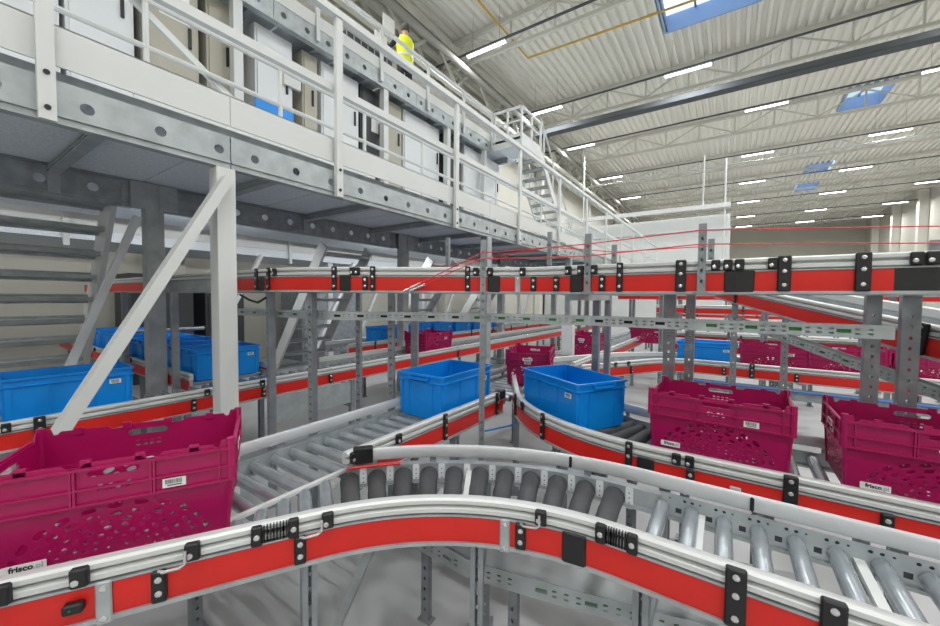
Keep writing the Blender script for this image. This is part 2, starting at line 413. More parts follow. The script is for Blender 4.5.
# long girders along the eaves on the left
for gx, lab in ((-8.3, 'long pale lattice girder under the eaves above the upper walkway'), (-9.1, 'long pale lattice girder close to the beige wall under the roof')):
    o = thing('eaves_girder', lab, 'truss', (gx, 20, 9))
    part('top_chord', MB().box(gx - .08, gx + .08, -10, 60, 10.2, 10.36), trussm, o)
    part('bottom_chord', MB().box(gx - .08, gx + .08, -10, 60, 8.9, 9.06), trussm, o)
    for i in range(28):
        y = -8 + i * 2.4; part('diagonal', MB().bar((gx, y, 9.06), (gx, y + 1.2, 10.2), .09, .09), trussm, o); part('diagonal', MB().bar((gx, y + 1.2, 10.2), (gx, y + 2.4, 9.06), .09, .09), trussm, o)
for gx, gz, r_, lab, m_ in ((-7.7, 9.35, .11, 'thick pale pipe hung below the roof above the upper walkway', pipe_m), (-8.0, 9.75, .08, 'grey ventilation pipe running beside the eaves girder', tray_d)):
    tag(link('roof_pipe', MB().tube([(gx, -10, gz), (gx, 58, gz)], r_, 10).mesh('roof_pipe', m_, True)), lab, 'pipe')
# ceiling lamps
LX = [-6.7, 1.0, 6.0, 10.8]; LY = [-13.5, -7.5, -1.5, 4.5, 10.63, 15.45, 20.05, 26.2, 32.2, 38.4, 45.0, 51.0]
hous = MB().box(-.72, .72, -.06, .06, 0, .05).mesh('housing', white); tubem = MB().box(-.7, .7, -.05, .05, -.035, .0).mesh('lamp_tube', lampm)
hang = MB().bar((-.5, 0, .05), (-.5, 0, 1.2), .006, .006).bar((.5, 0, .05), (.5, 0, 1.2), .006, .006).mesh('hanger', tray_d)
for y in LY:
    for x in LX:
        if x == 1.0 and abs(y - 15.45) < .1: x = -1.45
        if x == 10.8 and 10 < y < 40: pass
        o = thing('ceiling_lamp', 'slim white tube lamp hung below the roof trusses', 'lamp', (x, y, 9.5), 0, 'tube lamps under the roof')
        M = WM[o.name]
        link('housing', hous, o, M); link('lamp_tube', tubem, o, M); link('hanger', hang, o, M)
        ld = bpy.data.lights.new('lamp_light', 'AREA'); ld.shape = 'RECTANGLE'; ld.size = 1.4; ld.size_y = .12; ld.energy = LAMP_W
        ld.color = (.965, .99, 1); link('lamp_light', ld, o, M @ T(0, 0, -.05))
for y in LY[4:]:
    tag(link('lamp_conduit', MB().box(HX0 + .3, HX1 - .5, y - .03, y + .03, 9.57, 9.62).mesh('lamp_conduit', tray_d)), 'thin straight conduit carrying a row of tube lamps', 'conduit', 'lamp conduits')
tag(link('cable_tray', MB().box(-7.6, HX1 - .3, 16.35, 16.75, 8.95, 8.97).box(-7.6, HX1 - .3, 16.35, 16.37, 8.95, 9.15).box(-7.6, HX1 - .3, 16.73, 16.75, 8.95, 9.15).mesh('cable_tray', tray_d)), 'wide dark grey cable tray hung below the roof trusses', 'cable tray')
tag(link('pipe', MB().tube([(HX0, 25.8, 9.0), (HX1, 25.8, 9.0)], .05, 8).mesh('pipe', white, True)), 'thin white pipe crossing the hall below the roof', 'pipe')
tag(link('gas_pipe', MB().tube([PZ(478, 0, 10.3), PZ(528, 58, 10.3), PZ(700, -2, 10.3)], .035, 8).mesh('gas_pipe', yellow, True)), 'thin yellow pipe bent in a corner under the corrugated roof', 'pipe')
for px, y0, zb in ((704.5, 155, 6.0), (726.5, 158, 0), (585, 147, 6.0)):
    a = PY(px, y0, 21.2); b = Vector((a.x, a.y, zb))
    tag(link('hanging_rod', MB().tube([a, (a.x, a.y, b.z)], .04, 8).mesh('hanging_rod', white, True)), 'thin white vertical rod beside the white partition', 'rod', 'white rods by the partition')
# white partition room far behind
o = thing('partition_room', 'large plain white partition block beyond the walkway end', 'partition', (-4.5, 24, 0))
part('wall_panel', MB().box(-9.2, -.1, 21.5, 27, 0, 5.55), white, o); part('roof_edge', MB().box(-9.25, -.05, 21.4, 21.5, 4.85, 4.93), white2, o)
tag(link('light_beam', MB().box(-8.0, -.1, 21.1, 21.3, 5.8, 6.0).mesh('light_beam', white)), 'long white beam above the white partition block', 'beam')

# ================================================================== mezzanine walkway
XO, XI = -2.7, -4.4
mz = thing('mezzanine_walkway', 'raised galvanised walkway with white toe boards on white steel columns', 'walkway', (-3.5, 5, 0))
def holes_beam(y0, y1, x, z0, z1, r_, sp, th=.006, off=.15):
    hs = []; y = y0 + off
    while y < y1 - r_ - .03: hs.append(circle(y, (z0 + z1) / 2 + .005, r_, 10)); y += sp
    mb = MB(); mb.plate(rrect(y0, y1, z0, z1), hs, th, lambda u, v, t_: (x - t_, u, v)); return mb
JO = [-2.02, 1.2, 4.42, 7.64, 10.86, 14.08, 17.3]
for a, b in zip(JO, JO[1:]):
    mb = holes_beam(a + .004, b - .004, XO, 2.36, 2.548, .028, .3)
    mb.box(XO - .06, XO + .0, a + .004, b - .004, 2.352, 2.36).box(XO - .0055, XO + .012, a + .004, b - .004, 2.385, 2.395)
    mb.box(XO - .06, XO, a + .004, b - .004, 2.548, 2.556)
    part('edge_beam', mb, galv, mz)
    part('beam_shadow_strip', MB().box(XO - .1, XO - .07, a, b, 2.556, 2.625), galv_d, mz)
    part('toe_board', MB().box(XO - .006, XO + .004, a + .003, b - .003, 2.622, 2.815).box(XO - .04, XO + .004, a + .003, b - .003, 2.81, 2.816), white, mz)
    mb = holes_beam(a + .06, b - .06, XI, 2.31, 2.53, .036, .3)
    mb.box(XI - .06, XI + .0, a + .06, b - .06, 2.302, 2.31).box(XI - .0055, XI + .014, a + .06, b - .06, 2.335, 2.345).box(XI, XI + .05, a, b, 2.53, 2.538)
    part('inner_beam', mb, galv_d, mz)
    part('splice_plate', MB().box(XI + .0, XI + .012, a - .13, a + .13, 2.3, 2.535), galv, mz)
for i in range(18):
    y = -1.48 + i * 1.073
    mb = MB().box(XI + .02, XO - .07, y - .025, y + .025, 2.47, 2.53)
    for zz in (2.47, 2.495, 2.52): mb.box(XI + .02, XO - .07, y - .034, y + .034, zz, zz + .01)
    part('joist', mb, galv, mz); part('joist_bracket', MB().box(XI + .0, XI + .016, y - .035, y + .035, 2.33, 2.53), galv, mz); part('joist_bracket', MB().box(XO - .075, XO - .06, y - .04, y + .04, 2.38, 2.53), galv, mz)
    if y < 17: part('deck_panel', MB().box(-6.7, XO - .11, y - .531, y + .531, 2.54, 2.6), deckm, mz)
CW = .055
for i, y in enumerate((-2.05, 1.17, 4.42, 7.64, 10.86, 14.08)):
    part('column', MB().box(XO - .105, XO + .005, y - CW, y + CW, 0, 2.35), white if i < 2 else galv, mz)
    y2 = y + .115
    part('column', MB().box(XI - .07, XI + .06, y2 - .065, y2 + .065, 0, 2.53), galv, mz)
    for s_ in (-1, 1): part('column_bracket', MB().box(XI + .06, XI + .07, y2 + s_ * .1 - .07, y2 + s_ * .1 + .07, 2.3, 2.53), galv, mz)
part('brace', MB().bar((XO + .03, 1.16, 2.27), (XO + .03, -.04, .06), .055, .085, (1, 0, 0)), white, mz)
part('brace', MB().bar((XI + .05, 1.16, 2.22), (XI + .05, .38, .02), .05, .07, (1, 0, 0)), white2, mz)
# outer guard rail
gr = thing('guard_rail', 'tall white guard rail bolted outside the walkway edge beam', 'railing', (XO, 5, 2.35))
PYS = [-1.225 + 1.615 * i for i in range(13)]
for y in PYS:
    o = part('post', MB().box(XO + .014, XO + .05, y - .03, y + .03, 2.345, 3.76), white, gr)
    for zz in (2.40, 2.56): link('bolt', MB().tube([(0, 0, 0), (.006, 0, 0)], .012, 10).mesh('bolt', black), o, T(XO + .05, y, zz))
part('top_rail', MB().bar((XO + .03, PYS[0], 3.79), (XO + .03, PYS[-1], 3.79), .06, .055), white, gr)
part('mid_rail', MB().bar((XO - .02, PYS[0], 3.22), (XO - .02, PYS[-1], 3.22), .05, .06), white, gr)
# inner guard rail of thin tubes
gi = thing('tube_guard_rail', 'thin white tube railing in front of the machine cabinets on the walkway', 'railing', (-3.6, 5, 2.6))
for i in range(16):
    y = -1 + i * 1.02; part('post', MB().tube([(-3.62, y, 2.6), (-3.62, y, 3.68)], .02, 8), white, gi, True)
for zz in (3.70, 3.36): part('rail', MB().tube([(-3.62, -1, zz), (-3.62, 14.3, zz)], .021, 8), white, gi, True)
part('kick_rail', MB().bar((-3.58, .95, 2.98), (-3.58, 3.2, 2.98), .02, .07), white, gi)
part('brace', MB().bar((-3.66, .5, 4.0), (-3.66, 2.6, 2.62), .03, .05), white, gi)
# cabinets on the walkway
XU = -5.6; ZU = 5.56
XC = -5.85
cabs = [(-40, 62, white2, 0, 'wide white machine cabinet on the walkway beside a dark slot'), (68, 136, white2, 0, 'plain white machine cabinet standing behind the tube railing'), (143, 200, beige, 1, 'beige cabinet door with a white paper notice'),
        (208, 236, beige, 0, 'narrow beige cabinet panel beside the paper notice door'), (256, 293, white2, 2, 'white cabinet with a small switch box and blue foot strip'),
        (303, 318, beige, 0, 'narrow brownish cabinet beside the blue foot strip cabinet'), (322, 359, white2, 0, 'white cabinet between two dark cabinet fronts'), (361, 383, dark, 3, 'dark cabinet front with a small red and white warning notice'),
        (386, 402, beige, 0, 'slim beige cabinet next to the warning notice cabinet'), (404, 440, white2, 0, 'white cabinet panel towards the far stair'), (445, 462, dark, 0, 'dark cabinet front towards the far stair'), (465, 500, white2, 0, 'last white cabinet on the walkway before the stair')]
for px0, px1, m_, kind, lab in cabs:
    y0 = PX(px0, 100, XC).y; y1 = PX(px1, 100, XC).y; ym = (y0 + y1) / 2
    o = thing('machine_cabinet', lab, 'cabinet', (XC - .4, ym, 2.6))
    part('body', MB().box(XC - .75, XC - .02, y0, y1, 2.6, ZU - .02), m_, o)
    part('door', MB().box(XC - .02, XC, y0 + .03, y1 - .03, 2.72, ZU - .1), m_, o)
    part('handle', MB().box(XC, XC + .025, y1 - .12, y1 - .09, 4.7, 4.95), black, o)
    if kind == 1:
        s_ = part('notice', MB().box(XC, XC + .004, y1 - .42, y1 - .1, 4.98, 5.36), sticker, o)
        link('lettering', text_mesh('C4', .17, ink), s_, Matrix(((0, 0, 1, XC + .006), (1, 0, 0, y1 - .26), (0, 1, 0, 5.13), (0, 0, 0, 1))))
        part('door_frame', MB().box(XC, XC + .05, y0, y0 + .05, 2.7, 5.5), galv_d, o)
    if kind == 2:
        part('switch_box', MB().box(XC, XC + .06, y0 + .4, y0 + .68, 4.82, 5.12), white, o); part('foot_strip', MB().box(XC, XC + .012, y1 - .6, y1, 4.3, 4.5), blue, o)
    if kind == 3: part('notice', MB().box(XC, XC + .004, y0 + .25, y0 + .55, 4.75, 5.0), sticker, o)
# upper deck
XU = -5.6; ZU = 5.56
up = thing('upper_deck', 'upper galvanised walkway deck above the machine cabinets', 'walkway', (XU, 5, ZU))
YU0, YU1 = -3, 9.2
yy = [YU0 + (YU1 - YU0) * i / 4 for i in range(5)]
for a, b in zip(yy, yy[1:]):
    mb = holes_beam(a + .004, b - .004, XU, ZU, ZU + .26, .045, .38)
    mb.box(XU - .1, XU, a, b, ZU - .01, ZU).box(XU - .1, XU, a, b, ZU + .26, ZU + .27); part('edge_beam', mb, galv, up)
    part('toe_board', MB().box(XU, XU + .01, a, b, ZU + .27, ZU + .47), white, up)
for i in range(13):
    y = YU0 + .6 + i * 1.05
    part('joist', MB().box(-8.0, XU - .02, y - .04, y + .04, ZU + .02, ZU + .17), galv_d, up)
    part('deck_panel', MB().box(-8.0, XU - .02, y - .51, y + .51, ZU + .2, ZU + .26), deckm, up)
for px in (240, 387, 450, 487): y = PX(px, 100, XU).y; part('column', MB().box(XU - .14, XU - .02, y - .06, y + .06, 2.6, ZU), white, up)
ug = thing('upper_guard_rail', 'white railing along the upper deck in front of the worker', 'railing', (XU + .03, 5, ZU + .26))
for i in range(9): y = YU1 - i * 1.35; part('post', MB().box(XU + .015, XU + .055, y - .03, y + .03, ZU + .05, 6.59), white, ug)
part('top_rail', MB().bar((XU + .035, YU0, 6.595), (XU + .035, YU1, 6.595), .05, .06), white, ug); part('mid_rail', MB().bar((XU + .035, YU0, 6.3), (XU + .035, YU1, 6.3), .03, .05), white, ug)
# machines on the upper deck
for px0, px1, zt, m_, lab in ((300, 345, 7.0, white2, 'white machine housing on the upper deck with a blue side light'), (346, 392, 7.2, dark, 'dark mesh panel on the upper deck beside the worker'), (418, 440, 7.0, white2, 'white control cabinet on the upper deck behind the railing'), (442, 456, 7.1, white, 'bright white control cabinet on the upper deck next to the mesh fence'), (458, 468, 6.9, white2, 'white machine box at the far end of the upper deck')):
    y0 = PX(px0, 60, -6.9).y; y1 = PX(px1, 60, -6.9).y; o = thing('deck_machine', lab, 'machine', (-7.2, (y0 + y1) / 2, ZU + .26))
    part('body', MB().box(-7.6, -6.9, y0, y1, ZU + .26, zt), m_, o); part('door', MB().box(-6.9, -6.88, y0 + .08, y1 - .08, ZU + .4, zt - .12), m_, o)
    if m_ is dark:
        for i in range(8): part('mesh_bar', MB().bar((-6.87, y0 + (y1 - y0) * i / 7, ZU + .3), (-6.87, y0 + (y1 - y0) * i / 7, zt), .015, .015), galv_d, o)
    else: part('door_button', MB().box(-6.88, -6.86, (y0 + y1) / 2 - .04, (y0 + y1) / 2 + .04, 6.3, 6.4), black, o)
for px, py, lab in ((389, 24, 'white paper sign held up beside the worker'), (381, 41, 'white paper sign with a red mark on the mesh panel')):
    p = PX(px, py, -6.6); tag(link('paper_sign', MB().box(p.x - .01, p.x, p.y - .18, p.y + .18, p.z - .16, p.z + .16).mesh('paper_sign', sticker)), lab, 'sign')
# landing and upper stair
ld_ = thing('stair_landing', 'railed galvanised landing at the end of the upper deck', 'landing', (-5.1, 9.8, ZU))
part('deck_panel', MB().box(-5.6, -4.7, 9.22, 10.5, ZU + .2, ZU + .26), deckm, ld_)
part('edge_beam', MB().box(-4.7, -4.66, 9.22, 10.5, ZU + .03, ZU + .36), white, ld_); part('edge_beam', MB().box(-5.59, -4.7, 9.22, 9.26, ZU + .03, ZU + .36), white, ld_)
for x, y in ((-5.5, 9.24), (-4.68, 9.24), (-5.1, 9.24), (-4.68, 9.85), (-4.68, 10.45)): part('post', MB().box(x - .025, x + .025, y - .025, y + .025, ZU + .2, 6.59), white, ld_)
for zz, nm, tk in ((6.595, 'top_rail', .05), (6.25, 'mid_rail', .035)):
    part(nm, MB().bar((-5.55, 9.24, zz), (-4.68, 9.24, zz), tk, tk), white, ld_); part(nm, MB().bar((-4.68, 9.24, zz), (-4.68, 10.45, zz), tk, tk), white, ld_)
def stair(lab, p0, p1, wdir, width, n, rails=True, name='steel_stair', treadm=galv, strm=white, sd=.2, tt=.03):
    p0, p1, wd = Vector(p0), Vector(p1), Vector(wdir).normalized(); o = thing(name, lab, 'stair', tuple(p1)); d = p1 - p0; hd = Vector((d.x, d.y, 0)).normalized()
    for s_ in (0, 1):
        q = wd * width * s_; part('stringer', MB().bar(p0 + q, p1 + q, .04, sd), strm, o)
        if rails:
            part('handrail', MB().tube([p0 + q + Vector((0, 0, 1)), p1 + q + Vector((0, 0, 1))], .025, 8), strm, o, True)
            for k_ in range(4): c = p0.lerp(p1, (k_ + .3) / 4) + q; part('rail_post', MB().bar(c, c + Vector((0, 0, 1)), .035, .035), strm, o)
    for i in range(n):
        c = p0.lerp(p1, (i + .5) / n) + wd * width / 2
        part('tread', MB().obox(c, wd * (width / 2 - .02), hd * .11, Vector((0, 0, .018))).obox(c + hd * .1, wd * (width / 2 - .02), hd * .008, Vector((0, 0, tt))), treadm, o)
    return o
stair('steep galvanised stair with white rails from the upper landing to the walkway', (-5.5, 10.52, ZU + .2), (-5.5, 13.45, 2.74), (1, 0, 0), .8, 14)
for i, y in enumerate((-1.1, 2.3, 5.45, 8.0, 10.8)):  # added fill lamps, out of view, to brighten the space under the walkway
    o = thing('walkway_fill_lamp', 'added fill lamp, a slim white tube under the walkway deck', 'lamp', (-5.4, y, 2.505), R(90), 'added fill lamps under the walkway'); M = WM[o.name]
    link('housing', box_mesh(1.2, .08, .03, white, 'housing'), o, M @ T(0, -.04, .022)); link('lamp_tube', box_mesh(1.15, .04, .014, lampm, 'lamp_tube'), o, M @ T(0, -.02, 0))
    ld = bpy.data.lights.new('lamp_light', 'AREA'); ld.shape = 'RECTANGLE'; ld.size = 1.15; ld.size_y = .1; ld.energy = 42; ld.color = (.97, .99, 1); link('lamp_light', ld, o, M @ T(0, 0, -.012) @ Matrix.Rotation(R(38), 4, 'X'))
# stair under the walkway on the left and its far neighbours
stair('galvanised open stair with white stringers under the walkway beside the column', (-4.62, -.22, 2.45), (-6.3, -.22, .1), (0, 1, 0), 1.27, 11, False, sd=.3, tt=.045)
# far walkway behind
fw = thing('far_walkway', 'white fascia walkway parallel to the mezzanine along the beige wall', 'walkway', (-7.5, 5, 0))
for i in range(6):
    a = -3 + i * 3.2; part('toe_board', MB().box(-7.52, -7.5, a + .01, a + 3.19, 2.45, 2.78), white, fw); part('edge_beam', MB().box(-7.58, -7.52, a, a + 3.2, 2.3, 2.45), white2, fw)
    part('post', MB().box(-7.5, -7.45, a + 1.0, a + 1.06, 2.2, 3.6), white, fw); part('column', MB().box(-7.7, -7.58, a + 2, a + 2.12, 0, 2.4), white2, fw)
    if i > 1:
        part('brace', MB().bar((-7.4, a + .4, 2.3), (-7.4, a - .8, .05), .06, .09, (1, 0, 0)), white, fw); part('brace', MB().bar((-7.2, a + 2.4, 2.3), (-7.2, a + 1.2, .05), .06, .09, (1, 0, 0)), white2, fw)
part('deck_panel', MB().box(-9.15, -7.5, -3, 16.2, 2.3, 2.44), deckm, fw)
for i, y in enumerate((3.7, 6.3, 8.8)): stair('white stringer stair under the far walkway, %s' % ('closest to the row of blue crates', 'between its two neighbour stairs', 'furthest along the far walkway')[i], (-5.3, y, 2.35), (-6.9, y, .1), (0, 1, 0), .9, 9, False)
for y0, y1, zt, m_, lab in ((2.1, 3.0, 1.9, dark, 'dark switch cabinet under the far walkway behind blue crates'), (3.2, 3.9, 1.6, dark, 'low dark equipment cabinet with green cables behind the column'), (-1.6, -.2, 2.1, beige, 'beige wall cabinet behind the open stair'), (5.2, 6.8, 1.8, galv_d, 'grey equipment cabinet under the far walkway')):
    o = thing('floor_cabinet', lab, 'cabinet', (-8.6, (y0 + y1) / 2, 0)); part('body', MB().box(-9.2, -8.3, y0, y1, 0, zt), m_, o)
    part('door', MB().box(-8.3, -8.28, y0 + .05, (y0 + y1) / 2 - .01, .1, zt - .08), m_, o); part('door', MB().box(-8.3, -8.28, (y0 + y1) / 2 + .01, y1 - .05, .1, zt - .08), m_, o)
tag(link('wall_conduit', MB().tube([(-9.5, .35, .9), (-9.5, .35, 4)], .04, 8).mesh('wall_conduit', galv, True)), 'grey vertical conduit on the beige wall behind the open stair', 'conduit')

# ================================================================== conveyor with the curve (nearest)
A = Path(fillet([(-1.915, -.251), (-.944, 1.43), (2.2, 1.43)], 1.18)); HA = .215
ca = thing('curve_conveyor', 'curved roller conveyor with dark tapered rollers and double aluminium guide rail', 'conveyor', (-.5, 1.2, 0))
s_st = A.s[1]; s_en = A.s[-2]      # arc start and end
side(ca, A, RZ, HA, 1, 'double')
side(ca, A, RZ, HA, -1, 'flat', False, a=s_st + .13, ra=s_st + .16)
rollers(ca, A, RZ, HA, s_st + .14, s_en - .02, .1, TAPER, .038)
for i in range(11):
    q = s_st + .14 + i * .1 + .05; p, t_ = A.at(q); M = A.frame(q, HA - .006, RZ - .02, -1)
    o = link('spacer_plate', box_mesh(.03, .004, .09, white2, 'spacer_plate'), ca, M @ T(0, 0, -.012))
    for bz in (.02, 0, -.02): link('rivet', box_mesh(.005, .002, .005, ink, 'rivet'), o, WM[o.name] @ Matrix.Rotation(math.pi, 4, 'Z') @ T(0, .0005, bz))
for q, dz in ((s_st + .6, 0), (s_en + .2, .0), (s_en + .62, 0), (s_en + .82, 0)): 
    p, t_ = A.at(q); n_ = Vector((t_.y, -t_.x)); part('cross_bar', MB().bar((p.x + n_.x * HA, p.y + n_.y * HA, RZ - .03), (p.x - n_.x * HA, p.y - n_.y * HA, RZ - .03), .026, .02), white, ca)
rollers(ca, A, RZ, HA, s_en + .07, A.L - .1, .1)
# spur rollers stop at the white divider strip
q = s_st + .05
while q > .1:
    p, t_ = A.at(q); n_ = Vector((t_.y, -t_.x)); a_ = Vector((p.x + n_.x * (HA - .006), p.y + n_.y * (HA - .006))); b_ = Vector((p.x - n_.x * (HA - .006), p.y - n_.y * (HA - .006)))
    if b_.x < -1.405: b_ = a_.lerp(b_, (a_.x + 1.405) / (a_.x - b_.x)) if a_.x > -1.405 else None
    if b_ is not None and (a_ - b_).length > .06: roller(ca, (a_.x, a_.y, RZ - .026), (b_.x, b_.y, RZ - .026))
    q -= .075
# perforated inner plate on the straight part
hs = []
for i in range(26):
    u = .05 + i * .1
    hs += [circle(u + .03, .012, .006, 8), circle(u + .055, .012, .006, 8), circle(u - .02, .012, .004, 6), rrect(u + .0, u + .02, -.04, -.02), rrect(u + .035, u + .055, -.04, -.02)]
x0 = -.2; part('perforated_plate', MB().plate(rrect(x0 - x0, 2.3, -.07, .03), [[(max(a, .005), b) for a, b in h_] for h_ in hs if max(a for a, b in h_) < 2.29], .003, lambda u, v, t_: (x0 + u, 1.43 + HA - .004 + t_, RZ + v)), galv, ca)
part('plate_backing', MB().box(-.2, 2.2, 1.43 + HA + .0005, 1.43 + HA + .003, RZ - .06, RZ + .028), dark, ca)
clamps(ca, A, RZ, HA, 1, [('rail', 4), ('sensor', 75), ('rail', 82), ('plate', 104), ('hook', 160), ('rail', 193), ('bellows', 275), ('hook', 300), ('rail', 328), ('plate', 505), ('hook', 521), ('rail', 541), ('panel', 575), ('bellows', 615), ('wide', 735), ('wide', 833)])
clamp(ca, A, RZ, HA, -1, 'endcap', s_st + .19)
for q_ in (s_en - .25, s_en + .35): link('joint_strip', box_mesh(.012, .003, .05, black, 'joint_strip'), ca, A.frame(q_, HA - .007, RZ + .068, -1))
part('red_strip', MB().tube([Vector(A.frame(s_st + .13 + k_ * .04, HA - .012, RZ + .022, -1).translation) for k_ in range(6)], .006, 6), red, ca)
for px, u in ((310, .01), (477, .0), (641, .0)):
    q = A.spx(px, HA, .66, 1); M = A.frame(q, HA + u - .01, 0, 1); p = M.translation; an = math.atan2(M[1][0], M[0][0])
    strut(ca, p.x, p.y, RZ - .07, an, .045, .045, 'leg')
    M = A.frame(q, HA, 0, -1); p2 = M.translation; strut(ca, p2.x, p2.y, RZ - .07, an + math.pi, .045, .045, 'leg')
    part('cross_beam', MB().bar((p.x, p.y, .5), (p2.x, p2.y, .5), .04, .04), galv, ca)
strut(ca, -1.45, .2, RZ - .07, R(60), .045, .045, 'leg'); strut(ca, 1.6, 1.215, RZ - .07, 0, .045, .045, 'leg'); strut(ca, 1.6, 1.645, RZ - .07, math.pi, .045, .045, 'leg')
# slotted tray and sheet under the curve
def tray(name, lab, pts, z, hgt=.075, parent=None, cat='cable tray', spacing=.1, depth=.06, zs=None, back=True):
    o = parent or thing(name, lab, cat, (pts[0][0], pts[0][1], z))
    for i, (a, b) in enumerate(zip(pts, pts[1:])):
        za, zb = (z, z) if zs is None else (zs[i], zs[i + 1])
        a3, b3 = Vector((a[0], a[1], za)), Vector((b[0], b[1], zb)); L = (b3 - a3).length; X = (b3 - a3) / L; n_ = Vector((-X.y, X.x, 0)).normalized(); Zv = X.cross(n_)
        if Zv.z < 0: Zv = -Zv
        hs = []; u = .05; k_ = 0
        while u < L - .04:
            big = k_ % 4 == 0; w_ = .045 if big else .016
            if u + w_ / 2 < L - .01:
                if big: hs.append(rrect(u - w_ / 2, u + w_ / 2, -.008, .008))
                else: hs += [rrect(u - w_ / 2, u + w_ / 2, .006, .014), rrect(u - w_ / 2, u + w_ / 2, -.014, -.006)]
            u += spacing * (.45 if not big else .5); k_ += 1
        part('slotted_side', MB().plate(rrect(0, L, -hgt / 2, hgt / 2), hs, .003, lambda u_, v_, t_: a3 + X * u_ + Zv * v_ + n_ * t_), galv, o)
        part('tray_base', MB().obox((a3 + b3) / 2 - Zv * (hgt / 2 - .002) + n_ * (depth / 2 + .003), X * L / 2, n_ * depth / 2, Zv * .002), galv, o)
        if back: part('tray_back', MB().obox((a3 + b3) / 2 + n_ * (depth + .005), X * L / 2, n_ * .0015, Zv * hgt / 2), galv, o)
        part('tray_cable', MB().bar(a3 + n_ * .02 + X * .02, b3 + n_ * .02 - X * .02, .012, .016), green if i % 2 == 0 else cable_m, o)
    return o
tu = tray('cable_tray', 'slotted galvanised cable tray on posts under the curved conveyor', [(-1.22, 1.30), (-.88, 1.28), (-.62, 1.335), (.3, 1.56)], .40, back=False)
part('sheet_panel', MB().obox((-.28, 1.56, .47), (.58, .14, 0), (-.02, .07, .085), (0, 0, .002)), sheet_m, tu); part('sheet_panel', MB().obox((-1.04, 1.43, .47), (.17, -.012, 0), (.01, .07, .085), (0, 0, .002)), sheet_m, tu)
for x, y in ((-1.15, 1.345), (-.7, 1.37), (.2, 1.6)): strut(tu, x, y, .36, R(5), .04, .03, 'leg')
part('tray_bracket', MB().bar((-1.35, .9, .0), (-1.1, 1.0, .62), .05, .03), galv, tu)

# ================================================================== trunk conveyor (straight, along the walkway)
XB, HB = -1.63, .22
cb = thing('trunk_conveyor', 'straight roller conveyor carrying a blue crate past the curved merge', 'conveyor', (XB, 3, 0))
B = Path([(XB, -.9), (XB, 10.5)])
def sB(y): return y + .9
LB = Path([(-2.75, -.72), (-1.85, .84), (-1.85, 10.5)])       # left edge: bends at the merge
side(cb, LB, RZ, 0, -1, 'flat', False)
side(cb, B, RZ, HB, 1, 'double', a=sB(1.13), b=sB(2.47), ra=sB(1.07), rb=sB(2.5), ca=sB(1.25))
side(cb, B, RZ, HB, 1, 'double', a=sB(4.05), b=sB(10.5))
part('divider_strip', MB().bar((-1.42, .17, RZ - .004), (-1.42, 1.12, RZ - .004), .022, .012), white, cb)
y = -.7
while y < 10.4:
    xl = -1.845 if y > .84 else -1.845 - (.84 - y) / math.tan(R(60)); xr = -1.435
    if y < .17: xr = -1.435 - (.17 - y) / math.tan(R(60)) + .02
    roller(cb, (xl, y, RZ - .026), (xr, y, RZ - .026)); y += .1
for y in (.62, 1.02, 1.63, 2.2): part('cross_bar', MB().bar((-1.845, y + .0, RZ - .05), (-1.41, y, RZ - .05), .03, .02), white, cb)
clamps(cb, B, RZ, HB, 1, [('rail', 397), ('tall', 444), ('tall', 496)], sB(1.1), sB(2.5))
clamp(cb, B, RZ, HB, 1, 'endcap', sB(2.46)); clamp(cb, B, RZ, HB, 1, 'rail', sB(1.1))
for y in (1.9, 3.6, 5.4, 7.2, 9.2):
    strut(cb, -1.86, y, RZ - .07, R(90), .045, .045, 'leg'); strut(cb, -1.4, y, RZ - .07, R(-90), .045, .045, 'leg')
for y in (-.3, .7): strut(cb, -1.9 - max(0, .84 - y) * .577, y, RZ - .07, R(90), .045, .045, 'leg')
part('blue_cable', MB().tube([(-1.36, 2.2, .62), (-1.33, 2.5, .58), (-1.3, 2.9, .61), (-1.31, 3.4, .6)], .006, 6), blue, cb, True)

# ================================================================== right branch conveyor
C = Path(fillet([(-1.50, 3.531), (-.769, 2.265), (2.4, 2.265)], .9)); HCV = .30
cc = thing('branch_conveyor', 'roller conveyor branching off the trunk and curving past the magenta crates', 'conveyor', (.3, 2.26, 0))
q0 = C.spx(512, HCV + .02, RZ + .09, 1)
side(cc, C, RZ, HCV, 1, 'double', a=max(q0, .02))
side(cc, C, RZ, HCV, -1, 'flat', False)
c_st, c_en = C.s[1], C.s[-2]
clamp(cc, C, RZ, HCV, 1, 'endcap', max(q0, .02) + .03)
q = .0
while q < C.L - .05:
    p, t_ = C.at(q); n_ = Vector((t_.y, -t_.x)); L = HCV - .006; a_ = Vector((p.x + n_.x * L, p.y + n_.y * L)); b_ = Vector((p.x - n_.x * L, p.y - n_.y * L))
    if a_.x < -1.40 and b_.x > -1.40: a_ = b_.lerp(a_, (b_.x + 1.40) / (b_.x - a_.x))
    arc = c_st < q < c_en
    if b_.x > -1.4 and (a_ - b_).length > .1: roller(cc, (b_.x, b_.y, RZ - .038 if arc else RZ - .026), (a_.x, a_.y, RZ - .038 if arc else RZ - .026), TAPER if arc else UNIT_ROLL)
    q += .1
clamps(cc, C, RZ, HCV, 1, [('tall', 517), ('rail', 524), ('tall', 544), ('tall', 629), ('panel', 646), ('rail', 676), ('rail', 690), ('cover', 690.5), ('wide', 790), ('cover', 887)])
q = C.spx(735, HCV + .04, RZ - .01, 1); link('rating_plate', box_mesh(.04, .003, .022, ink_l, 'rating_plate'), cc, C.frame(q, HCV + .037, RZ - .012, 1))
for q_ in (c_st - .1, c_st + .55, c_en + .4, c_en + 1.3, c_en + 2.2):
    for sg in (1, -1):
        M = C.frame(q_, HCV + .015, 0, sg); strut(cc, M.translation.x, M.translation.y, RZ - .07, math.atan2(M[1][0], M[0][0]), .045, .045, 'leg')

